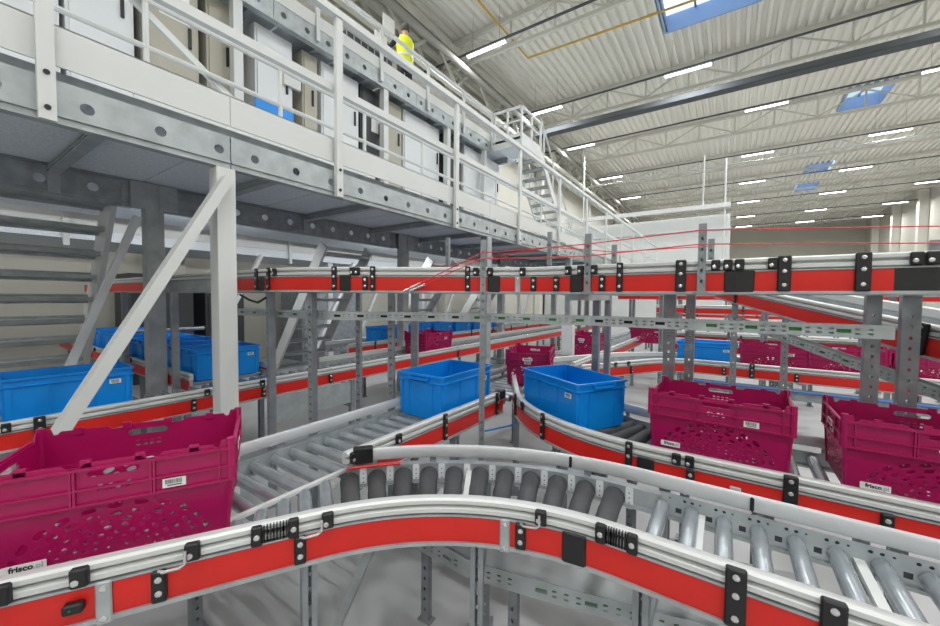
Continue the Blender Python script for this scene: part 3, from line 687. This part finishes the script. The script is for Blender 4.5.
# ================================================================== far left conveyor under the walkway
XD, HD = -3.52, .30
cdv = thing('walkway_conveyor', 'long roller conveyor with red side cover running under the walkway', 'conveyor', (XD, 4, 0))
D = Path([(XD, -1.6), (XD, 13)]); side(cdv, D, RZ, HD, 1, 'double'); side(cdv, D, RZ, HD, -1, 'double', True, a=4.2)
rollers(cdv, D, RZ, HD, .05, D.L - .1, .1, THIN_ROLL, .024)
clamps(cdv, D, RZ, HD, 1, [('rail', 6), ('wide', 39), ('cover', 193), ('rail', 207), ('cover', 263), ('rail', 262), ('cover', 330), ('cover', 458)])
for y in (-.9, .75, 2.55, 4.2, 6, 8, 10, 12):
    strut(cdv, XD + .32, y, RZ - .07, R(90), .045, .045, 'leg'); strut(cdv, XD - .32, y, RZ - .07, R(-90), .045, .045, 'leg')
    part('cross_beam', MB().bar((XD - .3, y, .42), (XD + .3, y, .42), .04, .04), galv_d, cdv)
part('sheet_panel', MB().box(XD + .33, XD + .334, 1.75, 2.65, .45, .67), galv, cdv)
HD2 = .33; YD2 = 1.73
cd2 = thing('crate_row_conveyor', 'side conveyor holding a tight row of blue crates behind the column', 'conveyor', (-5, YD2, 0))
D2 = Path([(-9.0, YD2), (-3.9, YD2)]); side(cd2, D2, RZ, HD2, 1, 'double'); side(cd2, D2, RZ, HD2, -1, 'flat', True); rollers(cd2, D2, RZ, HD2, .05, D2.L - .05, .1, THIN_ROLL, .024)
for kind, px in (('cover', 92), ('rail', 96), ('cover', 120), ('rail', 132)): clamp(cd2, D2, RZ, HD2, 1, kind, D2.spx(px, HD2 + .03, RZ + .05, 1))
for x in (-8.5, -6.8, -5.2, -4.05):
    for sg in (1, -1): strut(cd2, x, YD2 - sg * HD2, RZ - .07, 0 if sg > 0 else math.pi, .045, .045, 'leg')
part('bent_pipe', MB().tube([(-5.5, 1.3, .4), (-5.5, 1.3, 1.05), (-5.5, 1.34, 1.12), (-5.5, 2.1, 1.12)], .02, 8), galv, cd2, True)

# ================================================================== upper conveyor
ZE = 1.63; HE = .215
EP = Path(fillet([(-7.5, 1.65), (-2.41, 1.65), (-1.11, 2.40), (2.6, 2.40)], .8)); 
ce = thing('upper_conveyor', 'high conveyor with red side cover on slotted posts above the other lines', 'conveyor', (-.5, 2.3, 0))
qa = EP.spx(238, HE + .03, ZE, 1); qb = EP.spx(176, HE + .03, ZE, 1); qc = EP.spx(893, HE + .03, ZE, 1)
side(ce, EP, ZE, HE, 1, 'double', ca=qa, cb=qc)
mb = MB(); EP.sweep(mb, [(HE + .0305, ZE - .0575), (HE + .036, ZE - .0575), (HE + .036, ZE + .0298), (HE + .0305, ZE + .0298)], 1, qc, EP.L); part('black_cover', mb, black, ce)
qd = EP.spx(158, HE + .03, ZE, 1); mb = MB(); EP.sweep(mb, [(HE + .0305, ZE - .0575), (HE + .036, ZE - .0575), (HE + .036, ZE + .0298), (HE + .0305, ZE + .0298)], 1, 0, qd); part('side_cover', mb, red, ce)
side(ce, EP, ZE, HE, -1, 'double'); rollers(ce, EP, ZE, HE, .1, EP.L - .1, .1, THIN_ROLL, .024)
clamps(ce, EP, ZE, HE, 1, [('cover', 110), ('tall', 258), ('panel', 263), ('tall', 270), ('rail', 276), ('tall', 335), ('panel', 346), ('rail', 353), ('rail', 358), ('cover', 366), ('tall', 373), ('tall', 468), ('rail', 476), ('panel', 494), ('rail', 490), ('plate', 518), ('rail', 523), ('cover', 534), ('cover', 557), ('rail', 569), ('panel', 577), ('rail', 581), ('rail', 595), ('cover', 603), ('tall', 620), ('wide', 681), ('rail', 716), ('rail', 728), ('rail', 739), ('panel', 734), ('panel', 745), ('rail', 773), ('wide', 784), ('wide', 862), ('rail', 915), ('rail', 932)])
for x, y, rz, wd in ((-2.72, 1.46, 0, .035), (-2.31, 1.52, R(15), .035), (-1.955, 1.90, R(30), .04), (-1.955, 2.14, R(30), .05), (-2.42, 2.0, R(30), .035),
                     (-.86, 3.03, 0, .05), (-.83, 3.25, 0, .045), (-.305, 2.66, 0, .062), (-.2, 2.74, 0, .05), (.585, 2.68, 0, .055), (.705, 2.66, 0, .062), (1.9, 2.66, 0, .06), (-5.3, 1.29, 0, .05), (-3.99, 1.30, 0, .045)):
    strut(ce, x, y, ZE - .07, rz, wd, .05)
for x, y in ((-.86, 3.03), (-.83, 3.25)): part('bracket_arm', MB().bar((x, y + .02, ZE - .09), (x, 2.45, ZE - .09), .035, .04), galv, ce)
tall_post = strut(ce, -1.255, 1.985, 1.885, R(34), .034, .02)
for px, yt in ((588, 234), (701, 224)):
    q = EP.spx(px, HE + .05, ZE, 1); M = EP.frame(q, HE + .052, 0, 1); p = M.translation; zt = HC + (PY(px, yt, p.y).z - HC)
    strut(ce, p.x, p.y, zt, 0, .034, .02, 'stanchion', ZE - .07)
for px, yt in ((614.5, 245), (711.5, 239), (550, 232), (448, 238), (935, 240)):
    d = PY(px, yt, 2.66) if px > 500 else PY(px, yt, 2.4); strut(ce, d.x, d.y, d.z, 0, .032, .02, 'stanchion', ZE - .02)
# tray under the upper conveyor
def near(px, u, z): q = EP.spx(px, HE + u, z, 1); return EP.frame(q, HE + u, z, 1).translation
pts = [near(px, -.03, 1.4) for px in (238, 330, 470, 590, 700, 895)]
tt = tray('cable_tray', 'pale slotted cable tray strapped to posts below the high conveyor', [(p.x, p.y) for p in pts], 1.405, .055, None, 'cable tray', .085, .05)
# pull cords
for i, (pl, lab) in enumerate((([near(404, .06, 1.57), Vector((-1.25, 1.95, 1.80)), PY(588, 244, 2.08), PY(701, 230, 2.09), PY(945, 226, 2.66)], 'upper red pull cord strung between stanchions above the high conveyor'),
              ([near(410, .06, 1.57), Vector((-1.25, 1.95, 1.765)), PY(588, 256, 2.08), PY(701, 244, 2.09), PY(945, 243, 2.66)], 'lower red pull cord strung between stanchions above the high conveyor'),
              ([Vector((-2.9, 2.9, 1.78)), PY(550, 247, 2.4), PY(614, 252, 2.66), PY(712, 246, 2.66)], 'red pull cord on the rear stanchions of the high conveyor'))):
    o = thing('pull_cord', lab, 'cord', tuple(pl[0])); part('cord', MB().tube(pl, .0032, 6), cord_m, o, True)
    if i < 2: a, b = pl[0], pl[0].lerp(pl[1], .22); part('turnbuckle', MB().tube([a, b], .007, 8), bolt_m, o, True)
tag(link('cable_loop', MB().tube([near(240, .03, 1.54), near(250, .05, 1.50), near(258, .05, 1.485), near(266, .04, 1.52)], .008, 8).mesh('cable_loop', cable_m, True)), 'black cable loop hanging below the high conveyor by the column', 'cable')

# ================================================================== inclined conveyor on the right
f0, f1 = Vector((-.12, 4.55)), Vector((1.28, 1.75)); 
FP = Path([f0 + (f1 - f0) * i / 12 for i in range(13)], lambda q: -.142 * q)
# near (left) edge is the measured line, so shift the centre line to its far side
tdir = (f1 - f0).normalized(); nleft = Vector((tdir.y, -tdir.x)); HF = .215
FP = Path([p - nleft * (HF + .03) for p in FP.p], lambda q: -.142 * q)
cf = thing('inclined_conveyor', 'inclined conveyor with red cover sloping down beneath the high conveyor', 'conveyor', (.7, 3, 0))
ZF = 1.62
side(cf, FP, ZF, HF, 1, 'double'); side(cf, FP, ZF, HF, -1, 'double'); rollers(cf, FP, ZF, HF, .05, FP.L - .05, .1, THIN_ROLL, .024)
clamps(cf, FP, ZF, HF, 1, [('tall', 737), ('wide', 925)])
for q_ in (.3, 2.9): 
    for sg in (1, -1): M = FP.frame(q_, HF, 0, sg); strut(cf, M.translation.x, M.translation.y, ZF + FP.zf(q_) - .07, 0, .05, .045, 'leg')
q1, q2 = FP.frame(.2, HF, 0, 1).translation, FP.frame(2.7, HF, 0, 1).translation
tray('cable_tray', 'dark sloping slotted cable tray hung under the inclined conveyor', [(q1.x, q1.y), (q2.x, q2.y)], 1.3, .055, None, 'cable tray', .1, .05, [1.36, 1.0])

# ================================================================== background conveyors
G = Path(fillet([(-1.50, 4.078), (-.738, 5.4), (6, 5.4)], .9)); HG = .25
cg = thing('rear_branch_conveyor', 'second branching roller conveyor carrying magenta and blue crates behind posts', 'conveyor', (1.5, 5.4, 0))
side(cg, G, RZ, HG, 1, 'double'); side(cg, G, RZ, HG, -1, 'double', False); rollers(cg, G, RZ, HG, .1, G.L - .1, .1, THIN_ROLL, .024)
clamps(cg, G, RZ, HG, 1, [('cover', 605), ('rail', 615), ('cover', 631), ('rail', 628), ('cover', 724), ('wide', 752), ('cover', 797), ('cover', 866)])
for q_ in (.6, 1.6, 2.6, 3.6, 4.8, 6):
    for sg in (1, -1): M = G.frame(q_, HG, 0, sg); strut(cg, M.translation.x, M.translation.y, RZ - .07, math.atan2(M[1][0], M[0][0]), .045, .045, 'leg')
part('blue_cable', MB().tube([(-.4, 5.1, .6), (5.5, 5.1, .6)], .012, 6), sky_blue, cg, True); part('lower_rail', MB().box(-.4, 5.5, 5.12, 5.125, .5, .62), galv_d, cg)
def plain_conv(name, lab, pts, rad, half, zr, post=None, lstep=1.6):
    P_ = Path(fillet(pts, rad) if len(pts) > 2 else pts); o = thing(name, lab, 'conveyor', (P_.p[0].x, P_.p[0].y, 0))
    side(o, P_, zr, half, 1, 'double'); side(o, P_, zr, half, -1, 'double'); rollers(o, P_, zr, half, .1, P_.L - .1, .12, THIN_ROLL, .024)
    q_ = .3
    while q_ < P_.L:
        for sg in (1, -1): M = P_.frame(q_, half, 0, sg); strut(o, M.translation.x, M.translation.y, zr - .07, math.atan2(M[1][0], M[0][0]), .05, .045, 'leg')
        q_ += lstep
    q_ = .5
    while q_ < P_.L: clamp(o, P_, zr, half, 1, 'tall', q_); q_ += .9
    return o, P_
plain_conv('rear_conveyor', 'straight roller conveyor crossing behind the rear branch', [(-.9, 7.6), (6.5, 7.6)], 0, .25, RZ)
plain_conv('side_conveyor', 'roller conveyor carrying a row of blue crates beside the walkway line', [(-4.86, 3.6), (-4.86, 12)], 0, .25, RZ)
plain_conv('rear_upper_conveyor', 'second high conveyor crossing behind the first at the same height', [(-2.4, 6.6), (6.5, 6.6)], 0, .22, 1.66, None, 1.25)
plain_conv('far_upper_conveyor', 'distant high conveyor beyond the crossing lines', [(-2.4, 10.6), (8, 10.6)], 0, .22, 1.6, None, 1.1)
plain_conv('far_conveyor', 'distant low roller conveyor near the white partition', [(-2.4, 13.0), (8, 13.0)], 0, .25, RZ)
plain_conv('rear_cross_conveyor', 'low roller conveyor between the rear lines and the distant posts', [(-1.2, 9.4), (7, 9.4)], 0, .25, RZ, None, 1.0)
plain_conv('rear_high_conveyor', 'high conveyor on close-set posts beyond the rear branch', [(-1.2, 8.6), (7, 8.6)], 0, .22, 1.34, None, .9)
plain_conv('distant_high_conveyor', 'high conveyor on close-set posts before the white partition', [(-2.4, 15.0), (9, 15.0)], 0, .25, 1.7, None, 1.0)
plain_conv('distant_low_conveyor', 'low conveyor close to the white partition', [(-2.4, 17.0), (9, 17.0)], 0, .25, .95, None, 1.0)
for z, y, lab in ((1.05, 8.2, 'pale slotted cable tray crossing far behind the crates'), (.55, 7.2, 'low slotted cable tray under the straight rear line'), (1.22, 13.6, 'thin distant cable tray in front of the white partition'), (1.3, 11.9, 'distant slotted cable tray beyond the high conveyors')):
    tray('cable_tray', lab, [(-1.3, y), (6, y)], z, .1, None, 'cable tray', .4, .08)

p = PY(568, 337, 4.7)
o = thing('control_box', 'white upright control box standing beside the trunk conveyor', 'control box', (p.x, p.y, 0))
part('box', MB().box(p.x - .07, p.x + .07, p.y - .05, p.y + .05, .82, 1.22), white, o); part('post', MB().box(p.x - .025, p.x + .025, p.y - .02, p.y + .02, 0, .82), galv, o); part('door', MB().box(p.x - .06, p.x + .06, p.y - .056, p.y - .05, .85, 1.19), white2, o)
# ================================================================== crates
CRATE_H = .32
def magenta_crate():
    o = thing('picking_crate', '', 'crate', (0, 0, 0))
    b = MB(); Lb, Wb, Lt, Wt, h0 = .275, .175, .285, .185, .185
    def tap(v): return (Lb + (Lt - Lb) * v / h0, Wb + (Wt - Wb) * v / h0)
    def holes(half):
        hs = []
        for ring, (rr, n, lu, lv) in enumerate(((.154, 11, .034, .0175), (.131, 11, .028, .0155), (.110, 10, .023, .0135), (.0915, 10, .0185, .0125), (.074, 9, .0145, .0105), (.0595, 8, .0115, .009), (.046, 6, .009, .0075), (.033, 4, .008, .006))):
            for i in range(n):
                a_ = R(14 + 152 * i / (n - 1)); x_, y_ = rr * 1.45 * math.cos(a_), .012 + rr * math.sin(a_)
                if abs(x_) < half - .03 and .012 < y_ < h0 - .014: hs.append(slot(x_, y_, lu, lv, math.atan2(math.sin(a_), math.cos(a_)) - math.pi / 2))
        return hs
    hl = holes(.27); he = holes(.17)
    for s_ in (-1, 1):
        b.plate(rrect(-1, 1, 0, h0) if 0 else [(-.275, 0), (.275, 0), (.285, h0), (-.285, h0)], hl, .003, lambda u, v, t_: (u, s_ * (tap(v)[1] - t_), v))
        b.plate([(-.175, 0), (.175, 0), (.185, h0), (-.185, h0)], he, .003, lambda u, v, t_: (s_ * (tap(v)[0] - t_), u, v))
        for t2 in (-1, 1): b.tube([(s_ * .274, t2 * .174, 0), (s_ * .284, t2 * .184, h0)], .007, 6)
    b.plate(rrect(-.272, .272, -.172, .172), [slot(-.24 + .04 * i_, -.135 + .045 * j_, .026, .03) for i_ in range(13) for j_ in range(7)], .004, lambda u, v, t_: (u, v, t_))
    part('body', b, magenta, o, False, True)
    r_ = MB(); OL, OW = .3, .2
    # upper band: long walls with handle slot and arched top, end walls, ribs and lips
    def top(u): 
        k_ = abs(u) / .095 % 2; return .298
    pts = [(-.3, .185), (.3, .185), (.3, .315), (.262, .315), (.255, .293)]
    for c_ in (.175, 0, -.175): pts += [(c_ + .072, .293), (c_ + .062, .304), (c_ - .062, .304), (c_ - .072, .293)]
    pts += [(-.255, .293), (-.262, .315), (-.3, .315)]
    hd = [slot(0, .272, .115, .021)] + [slot(x_, .235, .014, .007) for x_ in (-.03, -.01, .01, .03)] + [slot(x_, .222, .014, .007) for x_ in (-.03, -.01, .01, .03)]
    pe = [(-.2, .185), (.2, .185), (.2, .315), (.165, .315), (.155, .285), (-.155, .285), (-.165, .315), (-.2, .315)]
    for s_ in (-1, 1):
        r_.plate(pts, hd, .004, lambda u, v, t_: (u, s_ * (.19 - t_), v)); r_.plate(pe, [slot(0, .25, .11, .024)], .004, lambda u, v, t_: (s_ * (.29 - t_), u * .94, v))
        for z0, z1, e in ((.183, .19, .3), (.228, .234, .298), (.284, .292, .297)):
            r_.box(-e, e, s_ * .19, s_ * .199, z0, z1) if s_ > 0 else r_.box(-e, e, -.199, -.19, z0, z1)
            x_ = s_ * .29; r_.box(min(x_, x_ + s_ * .009), max(x_, x_ + s_ * .009), -.196, .196, z0, z1)
        for x_ in (-.285, -.255, -.092, -.084, .084, .092, .255, .285): r_.box(x_ - .003, x_ + .003, min(s_ * .19, s_ * .198), max(s_ * .19, s_ * .198), .185, .292)
        for y_ in (-.17, -.07, .07, .17): r_.box(min(s_ * .29, s_ * .298), max(s_ * .29, s_ * .298), y_ - .003, y_ + .003, .185, .285)
        for t2 in (-1, 1): r_.tube([(s_ * .288, t2 * .188, .183), (s_ * .288, t2 * .188, .32)], .0125, 8)
        for x_ in (-.19, -.06, .06, .19): r_.box(x_ - .012, x_ + .012, min(s_ * .18, s_ * .19), max(s_ * .18, s_ * .19), .29, .312)
    part('rim', r_, magenta, o, False, True)
    return o
def stickers(o, sx=-.19):
    M = WM[o.name]
    for s_ in (1, -1):
        Mr = M @ (Matrix.Identity(4) if s_ > 0 else Matrix.Rotation(math.pi, 4, 'Z'))
        st = link('name_sticker', STK, o, Mr @ T(sx, -.1835, .04) @ Matrix.Rotation(R(-3.1), 4, 'X'))
        link('lettering', TX1, st, WM[st.name] @ T(-.005, -.002, -.005) @ Matrix.Rotation(R(90), 4, 'X'))
        link('lettering', TX2, st, WM[st.name] @ T(.0285, -.002, -.005) @ Matrix.Rotation(R(90), 4, 'X'))
        bs = link('barcode_sticker', BST, o, Mr @ T(.14, -.1925, .208)); link('barcode', BAR, bs, WM[bs.name])
        bs = link('barcode_sticker', BST, o, Mr @ Matrix.Rotation(math.pi / 2, 4, 'Z') @ T(0, -.2925, .208)); link('barcode', BAR, bs, WM[bs.name])
        st = link('name_sticker', STK, o, Mr @ Matrix.Rotation(math.pi / 2, 4, 'Z') @ T(0, -.2995, .238))
        link('lettering', TX1, st, WM[st.name] @ T(-.005, -.002, -.005) @ Matrix.Rotation(R(90), 4, 'X')); link('lettering', TX2, st, WM[st.name] @ T(.0285, -.002, -.005) @ Matrix.Rotation(R(90), 4, 'X'))
STK = MB().plate([(-.044, -.011), (-.042, -.013), (.042, -.013), (.044, -.011), (.044, .011), (.042, .013), (-.042, .013), (-.044, .011)], [], .0015, lambda u, v, t_: (u, -t_, v)).mesh('name_sticker', sticker)
BST = MB().box(-.029, .029, -.001, 0, -.014, .014).mesh('barcode_sticker', sticker)
bb = MB(); xx = -.022
while xx < .02: ww = random.choice((.001, .0016, .0024)); bb.box(xx, xx + ww, -.0016, -.001, -.003, .01); xx += ww + random.choice((.0012, .002))
bb.box(-.018, .018, -.0016, -.001, -.009, -.006); BAR = bb.mesh('barcode', ink)
TX1 = text_mesh('frisco', .021, ink); TX2 = text_mesh('.pl', .021, ink_l)
def blue_crate():
    o = thing('euro_crate', '', 'crate', (0, 0, 0)); H = .285
    lb, wb, lt, wt, th = .279, .179, .288, .188, .004
    def ring(l, w_, z, c=.012): return [(l, -w_ + c, z), (l, w_ - c, z), (l - c, w_, z), (-l + c, w_, z), (-l, w_ - c, z), (-l, -w_ + c, z), (-l + c, -w_, z), (l - c, -w_, z)]
    b = MB(); b.loft([ring(lb, wb, 0), ring(lt, wt, H), ring(lt - th, wt - th, H), ring(lb - th, wb - th, .006)]); 
    for s_ in (-1, 1):
        for x_ in (-.262, -.095, .095, .262): b.obox((x_, s_ * (.184), H / 2 - .01), (.004 if abs(x_) < .2 else .012, 0, 0), (0, .005, 0), (0, s_ * .004, H / 2 - .03))
        for y_ in (-.165, -.1, .1, .165): b.obox((s_ * .284, y_, H / 2 - .01), (.005, 0, 0), (0, .004 if abs(y_) < .15 else .01, 0), (s_ * .004, 0, H / 2 - .03))
    part('body', b, blue, o, False, True)
    r_ = MB(); r_.loft([ring(.292, .192, H - .055), ring(.297, .197, H - .05), ring(.297, .197, H - .046), ring(.289, .189, H - .042), ring(.289, .189, H - .016), ring(.3, .2, H - .012), ring(.3, .2, H), ring(.288, .188, H + .0005), ring(.284, .184, H - .012)], True, False)
    for s_ in (-1, 1):
        r_.obox((s_ * .303, 0, H - .03), (.008, 0, 0), (0, .075, 0), (0, 0, .006)); r_.obox((s_ * .303, -.075, H - .02), (.008, 0, 0), (0, .004, 0), (0, 0, .014)); r_.obox((s_ * .303, .075, H - .02), (.008, 0, 0), (0, .004, 0), (0, 0, .014))
    part('rim', r_, blue, o, False, True)
    M = WM[o.name]
    for s_ in (1, -1):
        Mr = Matrix.Identity(4) if s_ > 0 else Matrix.Rotation(math.pi, 4, 'Z')
        bs = link('barcode_sticker', BST, o, M @ Mr @ T(.2, -.1865, .2) @ Matrix.Rotation(R(-1.8), 4, 'X')); link('barcode', BAR, bs, WM[bs.name])
    return o
PK, BL = [], []
def ang(a): return R(a)
PK += [(-1.628, .409, RZ, 62.5, 'magenta perforated crate riding where the curve meets the trunk conveyor'),
       (-.035, 2.36, RZ, -2, 'magenta perforated crate next to the blue crate on the branch conveyor'),
       (.69, 2.33, RZ, 0, 'magenta perforated crate behind the inclined line on the branch conveyor'),
       (-1.562, 3.36, RZ, 108, 'magenta crate turning off the trunk behind the blue crate'),
       (-1.63, 5.35, RZ, 90, 'magenta crate further along the trunk beside a white control box'),
       (-3.52, 4.15, RZ, 90, 'magenta crate on the long line under the walkway')]
def on_line(px0, px1, y, z=.95): a, b = PY(px0, 345, y), PY(px1, 345, y); return (a.x + b.x) / 2
PK += [(on_line(745, 805, 5.25), 5.4, RZ, 0, 'magenta crate beside the blue crate on the rear branch'),
       (on_line(820, 876, 5.25), 5.4, RZ, 0, 'magenta crate behind the sloping tray on the rear branch'),
       (on_line(912, 972, 5.25), 5.4, RZ, 0, 'magenta crate beyond the slotted corner posts on the rear branch'),
       (on_line(628, 668, 7.4), 7.6, RZ, 0, 'magenta crate on the straight line behind the rear branch'),
       (on_line(584, 622, 7.4) , 7.6 + 2.2, RZ, 30, 'distant magenta crate behind the crossing conveyors')][:4]
BL += [(-1.645, 2.14, RZ, 90, 'blue crate riding on the trunk conveyor beside the tall slotted post'),
       (-.86, 2.47, RZ, -31, 'blue crate turned on the bend of the branch conveyor'),
       (-3.60, .58, RZ, 87, 'blue crate passing under the walkway behind the white brace'),
       (on_line(745, 805, 5.25) - .625, 5.4, RZ, 0, 'blue crate beside the magenta crates on the rear branch')]
for i in range(9): BL.append((-4.17 - .425 * i, YD2, RZ, 90, 'blue crate standing in the tight row behind the galvanised column'))
for i in range(6): BL.append((-4.86, 4.6 + .68 * i, RZ, 90, 'blue crate in the line beside the far stairs'))
pk0 = magenta_crate(); stickers(pk0); bl0 = blue_crate()
for src, lst, grp in ((pk0, PK, 'magenta crates on the conveyors'), (bl0, BL, 'blue crates on the conveyors')):
    for i, (x, y, z, a_, lab) in enumerate(lst):
        M = T(x, y, z + .0008) @ Matrix.Rotation(R(a_), 4, 'Z'); o = copy_tree(src, M, lab); o['group'] = grp
for src in (pk0, bl0):
    for ch in KIDS(src):
        for g in KIDS(ch): bpy.data.objects.remove(g)
        bpy.data.objects.remove(ch)
    bpy.data.objects.remove(src)

# ================================================================== worker on the upper deck
wp = PX(405, 50, -6.15); wx, wy, wz = -6.15, wp.y, ZU + .262
def skin_body():
    J = [((0, 0, .93), .14), ((0, 0, 1.12), .13), ((0, 0, 1.38), .15), ((0, 0, 1.5), .06), ((0, .0, 1.58), .07), ((0, .01, 1.66), .095), ((0, 0, 1.74), .08),
         ((.1, 0, .88), .1), ((.11, .02, .48), .07), ((.12, -.02, .1), .05), ((.12, .12, .04), .045), ((-.1, 0, .88), .1), ((-.11, .02, .48), .07), ((-.12, -.02, .1), .05), ((-.12, .12, .04), .045),
         ((.19, 0, 1.41), .07), ((.24, .1, 1.18), .05), ((.16, .3, 1.12), .042), ((.15, .38, 1.13), .035), ((-.19, 0, 1.41), .07), ((-.24, .18, 1.3), .05), ((-.2, .42, 1.42), .042), ((-.19, .5, 1.45), .035)]
    E_ = [(0, 1), (1, 2), (2, 3), (3, 4), (4, 5), (5, 6), (0, 7), (7, 8), (8, 9), (9, 10), (0, 11), (11, 12), (12, 13), (13, 14), (2, 15), (15, 16), (16, 17), (17, 18), (2, 19), (19, 20), (20, 21), (21, 22)]
    for hb in (18, 22):
        b = Vector(J[hb][0])
        for k_ in range(4): J.append((tuple(b + Vector((-.03 + k_ * .02, .05, 0))), .011)); J.append((tuple(b + Vector((-.03 + k_ * .02, .085 - abs(k_ - 1.3) * .008, -.02))), .009)); E_ += [(hb, len(J) - 2), (len(J) - 2, len(J) - 1)]
        s_ = -1 if hb == 18 else 1
        J.append((tuple(b + Vector((s_ * .045, .03, .01))), .011)); E_.append((hb, len(J) - 1))
    me = bpy.data.meshes.new('body'); me.from_pydata([j[0] for j in J], E_, []); ob = bpy.data.objects.new('tmp', me); COL.objects.link(ob)
    ob.modifiers.new('skin', 'SKIN'); ob.modifiers.new('sub', 'SUBSURF').levels = 2
    for v, j in zip(me.skin_vertices[0].data, J): v.radius = (j[1], j[1] * (.75 if j[1] in (.14, .13, .15) else 1))
    me.skin_vertices[0].data[0].use_root = True
    bpy.context.view_layer.update(); m2 = bpy.data.meshes.new_from_object(ob.evaluated_get(bpy.context.evaluated_depsgraph_get())); bpy.data.objects.remove(ob)
    m2.materials.clear()
    for m_ in (mat('dark_clothes', (38, 40, 46), .8), mat('skin', (196, 150, 124), .6)): m2.materials.append(m_)
    for p in m2.polygons:
        c = p.center; p.use_smooth = True; p.material_index = 1 if c.z > 1.52 or (c.y > .36 and c.z > .9) else 0
    return m2
pw = thing('person', 'worker in a yellow high visibility vest with dark sleeves on the upper deck', 'person', (wx, wy, wz), R(75))
Mp = WM[pw.name]; bo = link('body', skin_body(), pw, Mp)
def ell(mb, c, rx_, ry_, rz2, z0=-1, n=12, m_=8):
    rings = []
    for i in range(m_ + 1):
        zz = z0 + (1 - z0) * i / m_; rr = math.sqrt(max(0.0004, 1 - zz * zz)); rings.append([(c[0] + rx_ * rr * math.cos(2 * math.pi * k_ / n), c[1] + ry_ * rr * math.sin(2 * math.pi * k_ / n), c[2] + rz2 * zz) for k_ in range(n)])
    mb.loft(rings); return mb
vest = MB(); vest.loft([[(a_ * math.cos(2 * math.pi * k_ / 16), b_ * math.sin(2 * math.pi * k_ / 16), z_) for k_ in range(16)] for z_, a_, b_ in ((.86, .2, .155), (1.0, .195, .15), (1.2, .2, .155), (1.38, .215, .15), (1.46, .17, .11), (1.5, .1, .08))], True, False)
part('safety_vest', vest, mat('hi_vis_yellow', (214, 226, 30), .6), pw, True, True)
band = MB(); band.loft([[(a_ * math.cos(2 * math.pi * k_ / 16), b_ * math.sin(2 * math.pi * k_ / 16), z_) for k_ in range(16)] for z_, a_, b_ in ((1.03, .2, .156), (1.08, .202, .157))], True, False); part('reflective_band', band, mat('reflective', (210, 214, 214), .3), pw, True, True)
part('hair', ell(MB(), (0, -.012, 1.675), .105, .112, .11, -.55), mat('hair', (70, 66, 64), .7), pw, True, True)
part('eye', ell(MB(), (.032, .094, 1.675), .009, .006, .007), ink, pw, True, True); part('eye', ell(MB(), (-.032, .094, 1.675), .009, .006, .007), ink, pw, True, True)
part('nose', ell(MB(), (0, .105, 1.645), .012, .02, .022), mat('skin', ()), pw, True, True)
for s_ in (-1, 1): part('ear', ell(MB(), (s_ * .092, 0, 1.66), .012, .022, .03), mat('skin', ()), pw, True, True)
part('mouth', ell(MB(), (0, .092, 1.612), .022, .008, .006), mat('lips', (160, 90, 84), .6), pw, True, True)
